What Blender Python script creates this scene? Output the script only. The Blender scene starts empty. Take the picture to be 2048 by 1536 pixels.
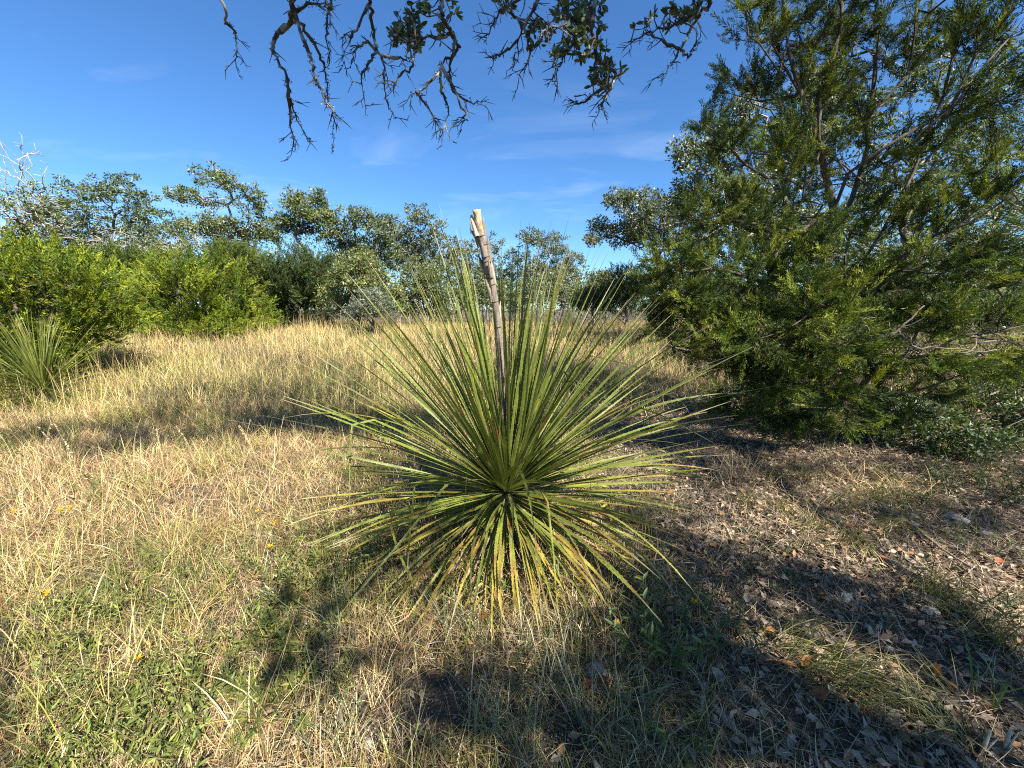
import bpy, math, random
import numpy as np
from mathutils import Vector, Matrix, noise as mnoise

# ------------------------------------------------------------------ camera, sky, sun, exposure
scene = bpy.context.scene
COL = scene.collection
CAM_H, PITCH, FPX = 1.40, math.radians(11.0), 770.0          # focal length in pixels of a 2048 px wide frame

cam_data = bpy.data.cameras.new("camera")
cam_data.sensor_width = 36.0
cam_data.lens = FPX / 2048.0 * 36.0
cam_data.clip_start = 0.05
cam_data.clip_end = 2000.0
cam = bpy.data.objects.new("camera", cam_data)
cam.location = (0, 0, CAM_H)
cam.rotation_euler = (math.pi / 2 - PITCH, 0, 0)
COL.objects.link(cam)
scene.camera = cam

SUN_EL = math.radians(43.0)
SUN_AZ = math.radians(40.0)              # measured from straight behind the camera towards its right
SUN_DIR = np.array([math.sin(SUN_AZ) * math.cos(SUN_EL), -math.cos(SUN_AZ) * math.cos(SUN_EL), math.sin(SUN_EL)])  # towards the sun

world = bpy.data.worlds.new("World")
scene.world = world
world.use_nodes = True
nt = world.node_tree
nt.nodes.clear()
wo = nt.nodes.new("ShaderNodeOutputWorld")
bg = nt.nodes.new("ShaderNodeBackground")
sky = nt.nodes.new("ShaderNodeTexSky")
sky.sky_type = 'NISHITA'
sky.sun_disc = False
sky.sun_elevation = SUN_EL
sky.sun_rotation = math.atan2(SUN_DIR[0], SUN_DIR[1])
sky.altitude = 300
sky.air_density = 1.0
sky.dust_density = 0.25
sky.ozone_density = 3.2
bg.inputs[1].default_value = 0.068
hs = nt.nodes.new("ShaderNodeHueSaturation")
hs.inputs['Saturation'].default_value = 1.12
hs.inputs['Value'].default_value = 1.0
tc = nt.nodes.new("ShaderNodeTexCoord")
mp = nt.nodes.new("ShaderNodeMapping")
mp.inputs['Scale'].default_value = (1.6, 3.2, 9.0)
mp.inputs['Rotation'].default_value = (0.25, 0.18, 0.5); mp.inputs['Location'].default_value = (3.7, 1.2, 0.4)
ns = nt.nodes.new("ShaderNodeTexNoise")
ns.inputs['Scale'].default_value = 1.3
ns.inputs['Detail'].default_value = 7
ns.inputs['Roughness'].default_value = 0.55
ns.inputs['Distortion'].default_value = 0.6
rp = nt.nodes.new("ShaderNodeMapRange")
rp.inputs['From Min'].default_value = 0.56
rp.inputs['From Max'].default_value = 0.85
rp.inputs['To Max'].default_value = 0.30
mx = nt.nodes.new("ShaderNodeMixRGB")
mx.inputs[2].default_value = (6.2, 7.2, 8.6, 1)
L = nt.links.new
L(sky.outputs[0], hs.inputs['Color'])
L(tc.outputs['Generated'], mp.inputs[0]); L(mp.outputs[0], ns.inputs['Vector'])
sx = nt.nodes.new("ShaderNodeSeparateXYZ"); L(tc.outputs['Generated'], sx.inputs[0])
lo = nt.nodes.new("ShaderNodeMapRange"); lo.inputs['From Min'].default_value = 0.46; lo.inputs['From Max'].default_value = 0.28; lo.inputs['To Min'].default_value = 0.1
L(sx.outputs['Z'], lo.inputs['Value'])
ml = nt.nodes.new("ShaderNodeMath"); ml.operation = 'MULTIPLY'
L(ns.outputs['Fac'], rp.inputs['Value']); L(rp.outputs[0], ml.inputs[0]); L(lo.outputs[0], ml.inputs[1]); L(ml.outputs[0], mx.inputs[0])
wb = nt.nodes.new("ShaderNodeVectorMath"); wb.operation = 'MULTIPLY'; wb.inputs[1].default_value = (0.63, 0.84, 1.02)
L(hs.outputs[0], wb.inputs[0]); L(wb.outputs[0], mx.inputs[1]); L(mx.outputs[0], bg.inputs[0]); L(bg.outputs[0], wo.inputs[0])

sun_data = bpy.data.lights.new("sun", 'SUN')
sun_data.energy = 5.0
sun_data.angle = math.radians(0.53)
sun_data.color = (1.0, 0.94, 0.84)
sun = bpy.data.objects.new("sun", sun_data)
sun.rotation_euler = Vector(SUN_DIR).to_track_quat('Z', 'Y').to_euler()
sun.location = (20, -20, 25)
COL.objects.link(sun)

scene.view_settings.view_transform = 'Standard'
scene.view_settings.look = 'None'
scene.view_settings.gamma = 1.0
scene.view_settings.use_curve_mapping = False
scene.view_settings.exposure = 1.60
scene.render.engine = 'CYCLES'
scene.cycles.max_bounces = 7
scene.cycles.diffuse_bounces = 4
scene.cycles.glossy_bounces = 2
scene.cycles.transmission_bounces = 4
scene.cycles.transparent_max_bounces = 4
scene.cycles.use_denoising = False
scene.cycles.filter_width = 1.1

rng = np.random.default_rng(7)
random.seed(7)

# ------------------------------------------------------------------ numeric helpers
def vnoise(x, y, seed=0):
    """smooth 2-D value noise, 0..1, vectorised"""
    x = np.asarray(x, float); y = np.asarray(y, float)
    xi = np.floor(x).astype(np.int64); yi = np.floor(y).astype(np.int64)
    xf = x - xi; yf = y - yi
    u = xf * xf * (3 - 2 * xf); v = yf * yf * (3 - 2 * yf)
    def h(a, b):
        n = (a * 374761393 + b * 668265263 + seed * 982451653) & 0xffffffff
        n = ((n ^ (n >> 13)) * 1274126177) & 0xffffffff
        return ((n ^ (n >> 16)) & 0xffff) / 65535.0
    return (h(xi, yi) * (1 - u) + h(xi + 1, yi) * u) * (1 - v) + (h(xi, yi + 1) * (1 - u) + h(xi + 1, yi + 1) * u) * v

def fbm(x, y, seed=0, oct=3):
    s = 0; a = 0.5; t = 0
    for k in range(oct):
        s = s + a * vnoise(np.asarray(x) * 2 ** k, np.asarray(y) * 2 ** k, seed + k); t += a; a *= 0.5
    return s / t

def sstep(a, b, x):
    t = np.clip((np.asarray(x, float) - a) / (b - a), 0, 1)
    return t * t * (3 - 2 * t)

def ground_z(x, y):
    x = np.asarray(x, float); y = np.asarray(y, float)
    far = 0.66 * sstep(4.5, 15, y)
    big = 0.10 * (fbm(x * 0.35 + 11, y * 0.35 + 5, 3) - 0.5) * sstep(0.5, 4, np.hypot(x, y))
    small = 0.05 * (fbm(x * 1.7 + 3, y * 1.7, 9) - 0.5)
    return far + big + small

CP, SP = math.cos(PITCH), math.sin(PITCH)
def ray(px, py):
    a = (px - 1024.0) / FPX; b = -(py - 768.0) / FPX
    return a, CP + b * SP, b * CP - SP            # right, forward, up

def at_depth(px, py, Y):
    a, f, u = ray(px, py); t = Y / f
    return np.array([a * t, Y, CAM_H + u * t])

def on_ground(px, py):
    a, f, u = ray(px, py)
    t = 0.4
    for _ in range(2000):
        z = CAM_H + u * t
        if z <= ground_z(a * t, f * t): break
        t += 0.02 + 0.004 * t
        if t > 80: break
    return np.array([a * t, f * t, float(ground_z(a * t, f * t))])

def px_to_m(px, Y, py=600):
    return px / FPX * Y / ray(0, py)[1]

def unit(v):
    return v / np.maximum(np.linalg.norm(v, axis=-1, keepdims=True), 1e-9)

def rand_dirs(n):
    return unit(rng.normal(size=(n, 3)))

def frames(d, roll=None):
    """n rotation matrices whose X column is d"""
    d = unit(d); n = len(d)
    ref = np.tile(np.array([0, 0, 1.0]), (n, 1))
    ref[np.abs(d[:, 2]) > 0.95] = (1, 0, 0)
    y = unit(np.cross(ref, d)); z = np.cross(d, y)
    if roll is None: roll = rng.uniform(0, 2 * np.pi, n)
    c = np.cos(roll)[:, None]; s = np.sin(roll)[:, None]
    y2 = y * c + z * s; z2 = z * c - y * s
    return np.stack([d, y2, z2], axis=2)

def scatter(tV, tF, pos, R, sc):
    """copies of a template, as one vertex and face array"""
    n = len(pos); k = len(tV)
    sc = np.asarray(sc, float)
    if sc.ndim == 1: sc = sc[:, None]
    loc = tV[None] * (sc[:, None, :] if sc.shape[1] == 3 else sc[:, :, None])
    V = np.einsum('nij,nkj->nki', R, loc) + pos[:, None, :]
    F = tF[None] + (np.arange(n) * k)[:, None, None]
    return V.reshape(-1, 3), F.reshape(-1, tF.shape[1])

def make_mesh(name, V, F, col=None, smooth=False):
    me = bpy.data.meshes.new(name)
    V = np.ascontiguousarray(V, dtype=np.float32); F = np.ascontiguousarray(F, dtype=np.int32)
    m, k = F.shape
    me.vertices.add(len(V)); me.vertices.foreach_set("co", V.ravel())
    me.loops.add(m * k); me.loops.foreach_set("vertex_index", F.ravel())
    me.polygons.add(m); me.polygons.foreach_set("loop_start", np.arange(0, m * k, k, dtype=np.int32))
    if smooth: me.polygons.foreach_set("use_smooth", np.ones(m, dtype=bool))
    me.update(calc_edges=True)
    if col is not None:
        at = me.color_attributes.new("Col", 'FLOAT_COLOR', 'POINT')
        c = np.ones((len(V), 4), dtype=np.float32); c[:, :3] = col
        at.data.foreach_set("color", c.ravel())
    return me

def link(name, me, mat=None, parent=None, loc=None):
    o = bpy.data.objects.new(name, me)
    COL.objects.link(o)
    if mat is not None and me is not None and not me.materials: me.materials.append(mat)
    if parent is not None: o.parent = parent
    if loc is not None: o.location = loc
    return o

def thing(name, loc, label, cat, group=None):
    o = bpy.data.objects.new(name, None)
    o.empty_display_size = 0.1
    COL.objects.link(o); o.location = loc
    return tag(o, label, cat, group)

def tag(o, label=None, cat=None, group=None, kind=None):
    if label: o["label"] = label
    if cat: o["category"] = cat
    if group: o["group"] = group
    if kind: o["kind"] = kind
    return o

class Soup:
    """collects triangle pieces with vertex colours"""
    def __init__(s): s.V = []; s.F = []; s.C = []; s.n = 0
    def add(s, V, F, C):
        V = np.asarray(V, float)
        C = np.asarray(C, float)
        if C.ndim == 1: C = np.tile(C, (len(V), 1))
        F = np.asarray(F)
        if F.shape[1] == 4: F = np.vstack([F[:, [0, 1, 2]], F[:, [0, 2, 3]]])
        s.V.append(V); s.F.append(F + s.n); s.C.append(C); s.n += len(V)
    def mesh(s, name, origin=(0, 0, 0), smooth=False):
        return make_mesh(name, np.vstack(s.V) - np.asarray(origin), np.vstack(s.F), np.vstack(s.C), smooth)

def tube(P, r, k=6, rough=0.0, cap=True):
    P = np.asarray(P, float); r = np.asarray(r, float); n = len(P)
    T = np.gradient(P, axis=0); T = unit(T)
    ref = np.array([0, 0, 1.0]) if abs(T[0][2]) < 0.9 else np.array([1.0, 0, 0])
    U = unit(np.cross(T, ref + 0 * T)); W = np.cross(T, U)
    a = np.arange(k) * 2 * np.pi / k
    rr = r[:, None] * (1 + rough * rng.normal(size=(n, k)))
    V = P[:, None] + rr[..., None] * (np.cos(a)[None, :, None] * U[:, None] + np.sin(a)[None, :, None] * W[:, None])
    V = V.reshape(-1, 3)
    i = np.arange(n - 1)[:, None] * k; j = np.arange(k)[None]; j2 = (j + 1) % k
    F = np.stack([i + j, i + j2, i + k + j2, i + k + j], -1).reshape(-1, 4)
    F = np.vstack([F[:, [0, 1, 2]], F[:, [0, 2, 3]]])
    if cap:
        V = np.vstack([V, P[-1] + T[-1] * r[-1] * 0.3]); c = len(V) - 1; b = (n - 1) * k
        F = np.vstack([F, [[b + q, b + (q + 1) % k, c] for q in range(k)]])
    return V, F

def catmull(P, m=6):
    P = np.asarray(P, float)
    Q = np.vstack([2 * P[0] - P[1], P, 2 * P[-1] - P[-2]])
    out = []
    for i in range(1, len(Q) - 2):
        t = np.linspace(0, 1, m, endpoint=False)[:, None]
        a, b, c, d = Q[i - 1], Q[i], Q[i + 1], Q[i + 2]
        out.append(0.5 * (2 * b + (c - a) * t + (2 * a - 5 * b + 4 * c - d) * t ** 2 + (3 * b - a - 3 * c + d) * t ** 3))
    out.append(P[-1:])
    return np.vstack(out)

# ------------------------------------------------------------------ materials
def mat_new(name):
    m = bpy.data.materials.new(name); m.use_nodes = True
    t = m.node_tree; t.nodes.clear()
    out = t.nodes.new("ShaderNodeOutputMaterial")
    return m, t, out

def leaf_mat(name, rough=0.5, trans=0.3, spec=0.35, tint=(1, 1, 1), nscale=9.0, nvar=0.35, tcol=(1.15, 1.25, 0.55)):
    m, t, out = mat_new(name); N = t.nodes.new; K = t.links.new
    at = N("ShaderNodeAttribute"); at.attribute_name = "Col"
    ge = N("ShaderNodeNewGeometry")
    no = N("ShaderNodeTexNoise"); no.inputs['Scale'].default_value = nscale; no.inputs['Detail'].default_value = 3
    K(ge.outputs['Position'], no.inputs['Vector'])
    mr = N("ShaderNodeMapRange"); mr.inputs['From Min'].default_value = 0.3; mr.inputs['From Max'].default_value = 0.7
    mr.inputs['To Min'].default_value = 1 - nvar; mr.inputs['To Max'].default_value = 1 + nvar
    K(no.outputs['Fac'], mr.inputs['Value'])
    mu = N("ShaderNodeVectorMath"); mu.operation = 'SCALE'
    K(at.outputs['Color'], mu.inputs[0]); K(mr.outputs[0], mu.inputs['Scale'])
    mt = N("ShaderNodeVectorMath"); mt.operation = 'MULTIPLY'; mt.inputs[1].default_value = tint
    K(mu.outputs[0], mt.inputs[0])
    p = N("ShaderNodeBsdfPrincipled"); p.inputs['Roughness'].default_value = rough
    p.inputs['Specular IOR Level'].default_value = spec
    K(mt.outputs[0], p.inputs['Base Color'])
    if trans > 0:
        tr = N("ShaderNodeBsdfTranslucent")
        m2 = N("ShaderNodeVectorMath"); m2.operation = 'MULTIPLY'; m2.inputs[1].default_value = tcol
        K(mt.outputs[0], m2.inputs[0]); K(m2.outputs[0], tr.inputs['Color'])
        ms = N("ShaderNodeMixShader"); ms.inputs[0].default_value = trans
        K(p.outputs[0], ms.inputs[1]); K(tr.outputs[0], ms.inputs[2]); K(ms.outputs[0], out.inputs[0])
    else:
        K(p.outputs[0], out.inputs[0])
    return m

def bark_mat(name, scale=26.0, bump=0.5, lichen=0.35):
    m, t, out = mat_new(name); N = t.nodes.new; K = t.links.new
    at = N("ShaderNodeAttribute"); at.attribute_name = "Col"
    tcn = N("ShaderNodeTexCoord")
    mpn = N("ShaderNodeMapping"); mpn.inputs['Scale'].default_value = (1, 1, 0.35)
    K(tcn.outputs['Object'], mpn.inputs[0])
    no = N("ShaderNodeTexNoise"); no.inputs['Scale'].default_value = scale; no.inputs['Detail'].default_value = 6
    no.inputs['Roughness'].default_value = 0.7
    K(mpn.outputs[0], no.inputs['Vector'])
    mr = N("ShaderNodeMapRange"); mr.inputs['From Min'].default_value = 0.25; mr.inputs['From Max'].default_value = 0.75
    mr.inputs['To Min'].default_value = 0.45; mr.inputs['To Max'].default_value = 1.5
    K(no.outputs['Fac'], mr.inputs['Value'])
    mu = N("ShaderNodeVectorMath"); mu.operation = 'SCALE'
    K(at.outputs['Color'], mu.inputs[0]); K(mr.outputs[0], mu.inputs['Scale'])
    n2 = N("ShaderNodeTexNoise"); n2.inputs['Scale'].default_value = scale * 0.5; n2.inputs['Detail'].default_value = 4
    K(tcn.outputs['Object'], n2.inputs['Vector'])
    r2 = N("ShaderNodeMapRange"); r2.inputs['From Min'].default_value = 0.52; r2.inputs['From Max'].default_value = 0.62
    r2.inputs['To Max'].default_value = lichen
    K(n2.outputs['Fac'], r2.inputs['Value'])
    mi = N("ShaderNodeMixRGB"); mi.inputs[2].default_value = (0.36, 0.37, 0.30, 1)
    K(r2.outputs[0], mi.inputs[0]); K(mu.outputs[0], mi.inputs[1])
    p = N("ShaderNodeBsdfPrincipled"); p.inputs['Roughness'].default_value = 0.9
    p.inputs['Specular IOR Level'].default_value = 0.15
    K(mi.outputs[0], p.inputs['Base Color'])
    b = N("ShaderNodeBump"); b.inputs['Strength'].default_value = bump; b.inputs['Distance'].default_value = 0.02
    K(no.outputs['Fac'], b.inputs['Height']); K(b.outputs[0], p.inputs['Normal'])
    K(p.outputs[0], out.inputs[0])
    return m

M_OAK = leaf_mat("oak_leaf", rough=0.42, trans=0.25, spec=0.42, nscale=3.0)
M_JUN = leaf_mat("juniper_leaf", rough=0.6, trans=0.30, spec=0.25, nscale=4.0, nvar=0.3)
M_SOT = leaf_mat("sotol_leaf", rough=0.48, trans=0.20, spec=0.3, nscale=38.0, nvar=0.22)
M_GRS = leaf_mat("dry_grass", rough=0.55, trans=0.18, spec=0.3, nscale=6.0, nvar=0.2, tcol=(1.1, 1.05, 0.8))
M_WEED = leaf_mat("weed_leaf", rough=0.5, trans=0.32, spec=0.35, nscale=14.0)
M_LIT = leaf_mat("leaf_litter", rough=0.7, trans=0.05, spec=0.25, nscale=30.0, nvar=0.4)
M_BARK = bark_mat("oak_bark", 30, 0.6, 0.55)
M_JBARK = bark_mat("juniper_bark", 34, 0.5, 0.10)
M_WOOD = bark_mat("weathered_wood", 60, 0.5, 0.1)
M_PETAL = leaf_mat("petal", rough=0.6, trans=0.3, spec=0.2, nvar=0.1)

def soil_mat():
    m, t, out = mat_new("soil"); N = t.nodes.new; K = t.links.new
    ge = N("ShaderNodeNewGeometry")
    a = N("ShaderNodeTexNoise"); a.inputs['Scale'].default_value = 1.1; a.inputs['Detail'].default_value = 5
    b = N("ShaderNodeTexNoise"); b.inputs['Scale'].default_value = 45; b.inputs['Detail'].default_value = 8; b.inputs['Roughness'].default_value = 0.75
    v = N("ShaderNodeTexVoronoi"); v.inputs['Scale'].default_value = 70
    for q in (a, b, v): K(ge.outputs['Position'], q.inputs['Vector'])
    r1 = N("ShaderNodeValToRGB"); e = r1.color_ramp.elements
    e[0].position = 0.3; e[0].color = (0.050, 0.036, 0.026, 1); e[1].position = 0.72; e[1].color = (0.19, 0.135, 0.085, 1)
    K(b.outputs['Fac'], r1.inputs[0])
    r2 = N("ShaderNodeValToRGB"); e = r2.color_ramp.elements
    e[0].position = 0.4; e[0].color = (0.055, 0.052, 0.044, 1); e[1].position = 0.75; e[1].color = (0.20, 0.175, 0.14, 1)
    K(b.outputs['Fac'], r2.inputs[0])
    mi = N("ShaderNodeMixRGB"); K(a.outputs['Fac'], mi.inputs[0]); K(r1.outputs[0], mi.inputs[1]); K(r2.outputs[0], mi.inputs[2])
    p = N("ShaderNodeBsdfPrincipled"); p.inputs['Roughness'].default_value = 0.95; p.inputs['Specular IOR Level'].default_value = 0.1
    K(mi.outputs[0], p.inputs['Base Color'])
    bu = N("ShaderNodeBump"); bu.inputs['Strength'].default_value = 0.9; bu.inputs['Distance'].default_value = 0.02
    ad = N("ShaderNodeMath"); ad.operation = 'ADD'; K(b.outputs['Fac'], ad.inputs[0]); K(v.outputs['Distance'], ad.inputs[1])
    K(ad.outputs[0], bu.inputs['Height']); K(bu.outputs[0], p.inputs['Normal'])
    K(p.outputs[0], out.inputs[0])
    return m
M_SOIL = soil_mat()

# ------------------------------------------------------------------ ground
def ground():
    g = np.concatenate([-np.geomspace(14, 400, 40)[::-1], np.arange(-13.9, 13.95, 0.13), np.geomspace(14, 400, 40)])
    h = np.concatenate([-np.geomspace(3, 300, 26)[::-1], np.arange(-2.9, 17.95, 0.13), np.geomspace(18, 500, 40)])
    X, Y = np.meshgrid(g, h)
    Z = ground_z(X, Y) + 0.018 * (fbm(X * 9, Y * 9, 21) - 0.5) * 2
    V = np.stack([X, Y, Z], -1).reshape(-1, 3)
    nx, ny = len(g), len(h)
    i = (np.arange(ny - 1)[:, None] * nx + np.arange(nx - 1)[None]).ravel()
    F = np.stack([i, i + 1, i + nx + 1, i + nx], -1)
    o = link("ground", make_mesh("ground", V, F, smooth=True), M_SOIL)
    tag(o, "brown soil floor of the clearing", kind="structure")
ground()

# ------------------------------------------------------------------ branching trees
def grow(init_P, init_par, pts, alpha=0.35, step=0.35, wob=0.12, seed=0):
    """joins every point to the branch node that costs least (distance plus part of the way back to the root)"""
    r = np.random.default_rng(seed)
    init_P = np.asarray(init_P, float)
    cap = len(init_P) + len(pts) * 8 + 10
    P = np.zeros((cap, 3)); par = -np.ones(cap, int); Ln = np.zeros(cap)
    n = len(init_P); P[:n] = init_P; par[:n] = init_par
    for i in range(n):
        if par[i] >= 0: Ln[i] = Ln[par[i]] + np.linalg.norm(P[i] - P[par[i]])
    d0 = np.min(np.linalg.norm(pts[:, None] - init_P[None], axis=2), axis=1)
    for q in np.argsort(d0):
        p = pts[q]
        d = np.linalg.norm(P[1:n] - p, axis=1)
        j = 1 + int(np.argmin(d + alpha * Ln[1:n]))
        dist = d[j - 1]
        m = max(1, min(7, int(dist / step)))
        a = P[j].copy(); prev = j
        bow = r.normal(size=3) * wob * dist; bow[2] += 0.25 * wob * dist
        for k in range(1, m + 1):
            t = k / m
            x = a + (p - a) * t + bow * math.sin(math.pi * t) * (1 if m > 1 else 0)
            if k < m: x = x + r.normal(size=3) * wob * 0.35 * dist / m
            P[n] = x; par[n] = prev; Ln[n] = Ln[prev] + np.linalg.norm(x - P[prev]); prev = n; n += 1
    return P[:n], par[:n]

def wood(P, par, r_tip, expo, r_max, soup, colour, sides=5, rough=0.05, thin_colour=None, min_r=0.0):
    n = len(P)
    kids = [[] for _ in range(n)]
    for i in range(n):
        if par[i] >= 0: kids[par[i]].append(i)
    tips = np.zeros(n)
    for i in range(n - 1, -1, -1):
        if not kids[i]: tips[i] = 1
        if par[i] >= 0: tips[par[i]] += tips[i]
    # the initial skeleton can have parents after children only if given so; it never is
    rad = np.minimum(r_tip * tips ** expo, r_max)
    stack = [0]
    while stack:
        s = stack.pop()
        chain = [s] if par[s] < 0 else [par[s], s]
        c = s
        while kids[c]:
            k = sorted(kids[c], key=lambda q: -tips[q])
            for o in k[1:]: stack.append(o)
            c = k[0]; chain.append(c)
        pp = P[chain]; rr = rad[chain].copy()
        if par[s] >= 0: rr[0] = min(rr[0], rr[1] * 1.15)
        if rr.max() < min_r: continue
        if rr[0] < r_tip * 1.6 and len(pp) > 3:
            sel = list(range(0, len(pp) - 1, 2)) + [len(pp) - 1]; pp = pp[sel]; rr = rr[sel]
        k_s = sides if rr[0] > r_tip * 3 else (4 if rr[0] > r_tip * 1.6 else 3)
        V, F = tube(pp, rr, k_s, rough)
        cc = np.asarray(colour) if (thin_colour is None or rr[0] > r_tip * 2.2) else np.asarray(thin_colour)
        soup.add(V, F, np.clip(cc * rng.uniform(0.75, 1.25), 0, 1))
    return tips, kids

def blob_points(blobs, n, shell=0.45, lo=None):
    """points inside a set of ellipsoids (centre, radii), a little denser towards the surface"""
    w = np.array([b[1][0] * b[1][1] * b[1][2] for b in blobs]) ** 0.8
    w /= w.sum(); pick = rng.choice(len(blobs), n, p=w)
    C = np.array([b[0] for b in blobs])[pick]; Rr = np.array([b[1] for b in blobs])[pick]
    d = rand_dirs(n); rad = rng.uniform(0, 1, n) ** shell
    p = C + d * rad[:, None] * Rr
    if lo is not None: p[:, 2] = np.maximum(p[:, 2], lo + rng.uniform(0, 0.15, n))
    return p

def px_blobs(spec, Y, dz=0.8, yj=0.35):
    out = []
    for k, s in enumerate(spec):
        px, py, rx, ry = s[:4]
        dy = s[4] if len(s) > 4 else (((k * 0.618) % 1.0) - 0.5) * 2 * yj * px_to_m(rx, Y, py) * 2
        yy = Y + dy
        c = at_depth(px, py, yy)
        a = px_to_m(rx, yy, py); b = px_to_m(ry, yy, py)
        out.append((c, np.array([a, max(a, b) * dz, b])))
    return out

# oak leaf: a folded leaf of two faces on each side of the midrib
OAK_V = np.array([[0, 0, 0], [0.42, 0.21, 0.05], [1, 0, -0.06], [0.42, -0.21, 0.05], [0.45, 0, -0.02]], float)
OAK_F = np.array([[0, 4, 1], [4, 2, 1], [0, 3, 4], [4, 3, 2]])
LEAF_V = np.array([[0, 0, 0], [.18, .13, .04], [.45, .21, .06], [.75, .17, .05], [1, 0, 0], [.75, -.17, .05], [.45, -.21, .06], [.18, -.13, .04], [.5, 0, -.01]], float)
LEAF_F = np.array([[8, j, (j + 1) % 8] for j in range(8)])
OAK2_V = np.array([[0, 0, 0], [0.5, 0.26, 0.06], [1, 0, 0], [0.5, -0.26, 0.06]], float)
OAK2_F = np.array([[0, 2, 1], [0, 3, 2]])

def mixcol(cols, n, var=0.22):
    cols = np.asarray(cols, float)
    t = rng.integers(0, len(cols), n)
    c = cols[t] * rng.uniform(1 - var, 1 + var, (n, 1))
    return c

OAK_COLS = [(0.095, 0.130, 0.030), (0.115, 0.145, 0.042), (0.075, 0.105, 0.028), (0.16, 0.175, 0.085), (0.13, 0.15, 0.035)]

def oak(name, label, cat, group, trunk_px, Y, blobs, n_pts=380, leaves=26, leaf=0.085, cl=0.17, bare=0.0,
        r_max=0.16, cols=OAK_COLS, seed=1, bark=(0.13, 0.11, 0.09), twig=(0.34, 0.31, 0.27), r_tip=0.008, alpha=0.3, dz=0.8, extra_bare=None):
    """trunk_px: pixels along the trunk from the ground up, at depth Y"""
    tp = np.array([at_depth(x, y, Y) for x, y in trunk_px])
    tp[0][2] = float(ground_z(tp[0][0], tp[0][1])) - 0.05
    base = tp[0].copy()
    path = catmull(tp, 5) if len(tp) > 2 else tp
    path = path + rng.normal(size=path.shape) * 0.02 * np.arange(len(path))[:, None] / len(path)
    init = list(path); par = [-1] + list(range(len(path) - 1))
    bl = px_blobs(blobs, Y, dz)
    n_pts = int(n_pts * 1.6); leaves = int(leaves * 1.35); leaf *= 1.15; blobs = [(b[0], b[1], b[2] * 1.1, b[3] * 1.12) + tuple(b[4:]) for b in blobs]
    pts = blob_points(bl, n_pts, 0.5)
    P, pr = grow(init, par, pts, alpha, 0.3, 0.16, seed)
    sp = Soup()
    tips, kids = wood(P, pr, r_tip, 0.44, r_max, sp, bark, 6, 0.08, twig)
    t = thing(name, base, label, cat, group)
    if extra_bare:
        q = blob_points(px_blobs(extra_bare, Y, dz), int(n_pts * (1.0 if bare else 0.5)), 0.5)
        P2, pr2 = grow(init, par, q, 0.25, 0.3, 0.2, seed + 5)
        wood(P2, pr2, r_tip * 0.8, 0.40, r_max * 0.5, sp, twig, 5, 0.08, twig)
    link("trunk", sp.mesh(name + "_trunk", base, True), M_BARK, t)
    site = np.where((tips <= 2) & (np.arange(len(P)) >= len(init)))[0]
    site = site[rng.uniform(size=len(site)) > bare]
    if len(site) and leaves:
        c = np.repeat(P[site], leaves, 0)
        off = rand_dirs(len(c)) * (rng.uniform(0, 1, len(c)) ** 0.75 * cl)[:, None]
        off[:, 2] *= 0.75
        dirs = unit(off + 0.6 * rand_dirs(len(c)) * cl + np.array([0, 0, 0.25 * cl]))
        V, F = scatter(OAK2_V, OAK2_F, c + off, frames(dirs), leaf * rng.uniform(0.65, 1.35, len(c)))
        cc = np.repeat(mixcol(cols, len(site), 0.18), leaves, 0) * rng.uniform(0.7, 1.35, (len(c), 1))
        link("crown", make_mesh(name + "_crown", V - base, F, np.repeat(cc, 4, 0)), M_OAK, t)
    return t

# juniper spray: an axis with short spiky twiglets all round it
def spray_template(k, seed, length=1.0, w=0.055, tw=0.24, lat=0.5):
    r = np.random.default_rng(seed)
    V = []; F = []
    for i in range(k):
        u = (i + r.uniform(0, 0.8)) / k
        a = i * 2.4 + r.uniform(-0.4, 0.4)
        base = np.array([u * length * 0.9, 0.05 * math.sin(u * 3), 0])
        d = np.array([r.uniform(0.65, 1.0), math.cos(a) * lat, math.sin(a) * lat]); d /= np.linalg.norm(d)
        ln = (tw - 0.45 * tw * u) * r.uniform(0.6, 1.3)
        s = np.cross(d, r.normal(size=3)); s /= np.linalg.norm(s)
        n0 = len(V)
        V += [base - s * w * 0.55, base + d * ln * 0.55 + s * w * 1.1, base + d * ln]
        F += [[n0, n0 + 2, n0 + 1]]
    return np.array(V), np.array(F)
SPRAYS = [spray_template(40, s, w=0.027, tw=0.24, lat=0.55) for s in range(4)]
SPRAYS_LIGHT = [spray_template(24, s + 9, w=0.040, tw=0.26, lat=0.5) for s in range(3)]

JUN_COLS = [(0.075, 0.105, 0.022), (0.095, 0.125, 0.026), (0.055, 0.085, 0.024), (0.12, 0.145, 0.030)]

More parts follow.
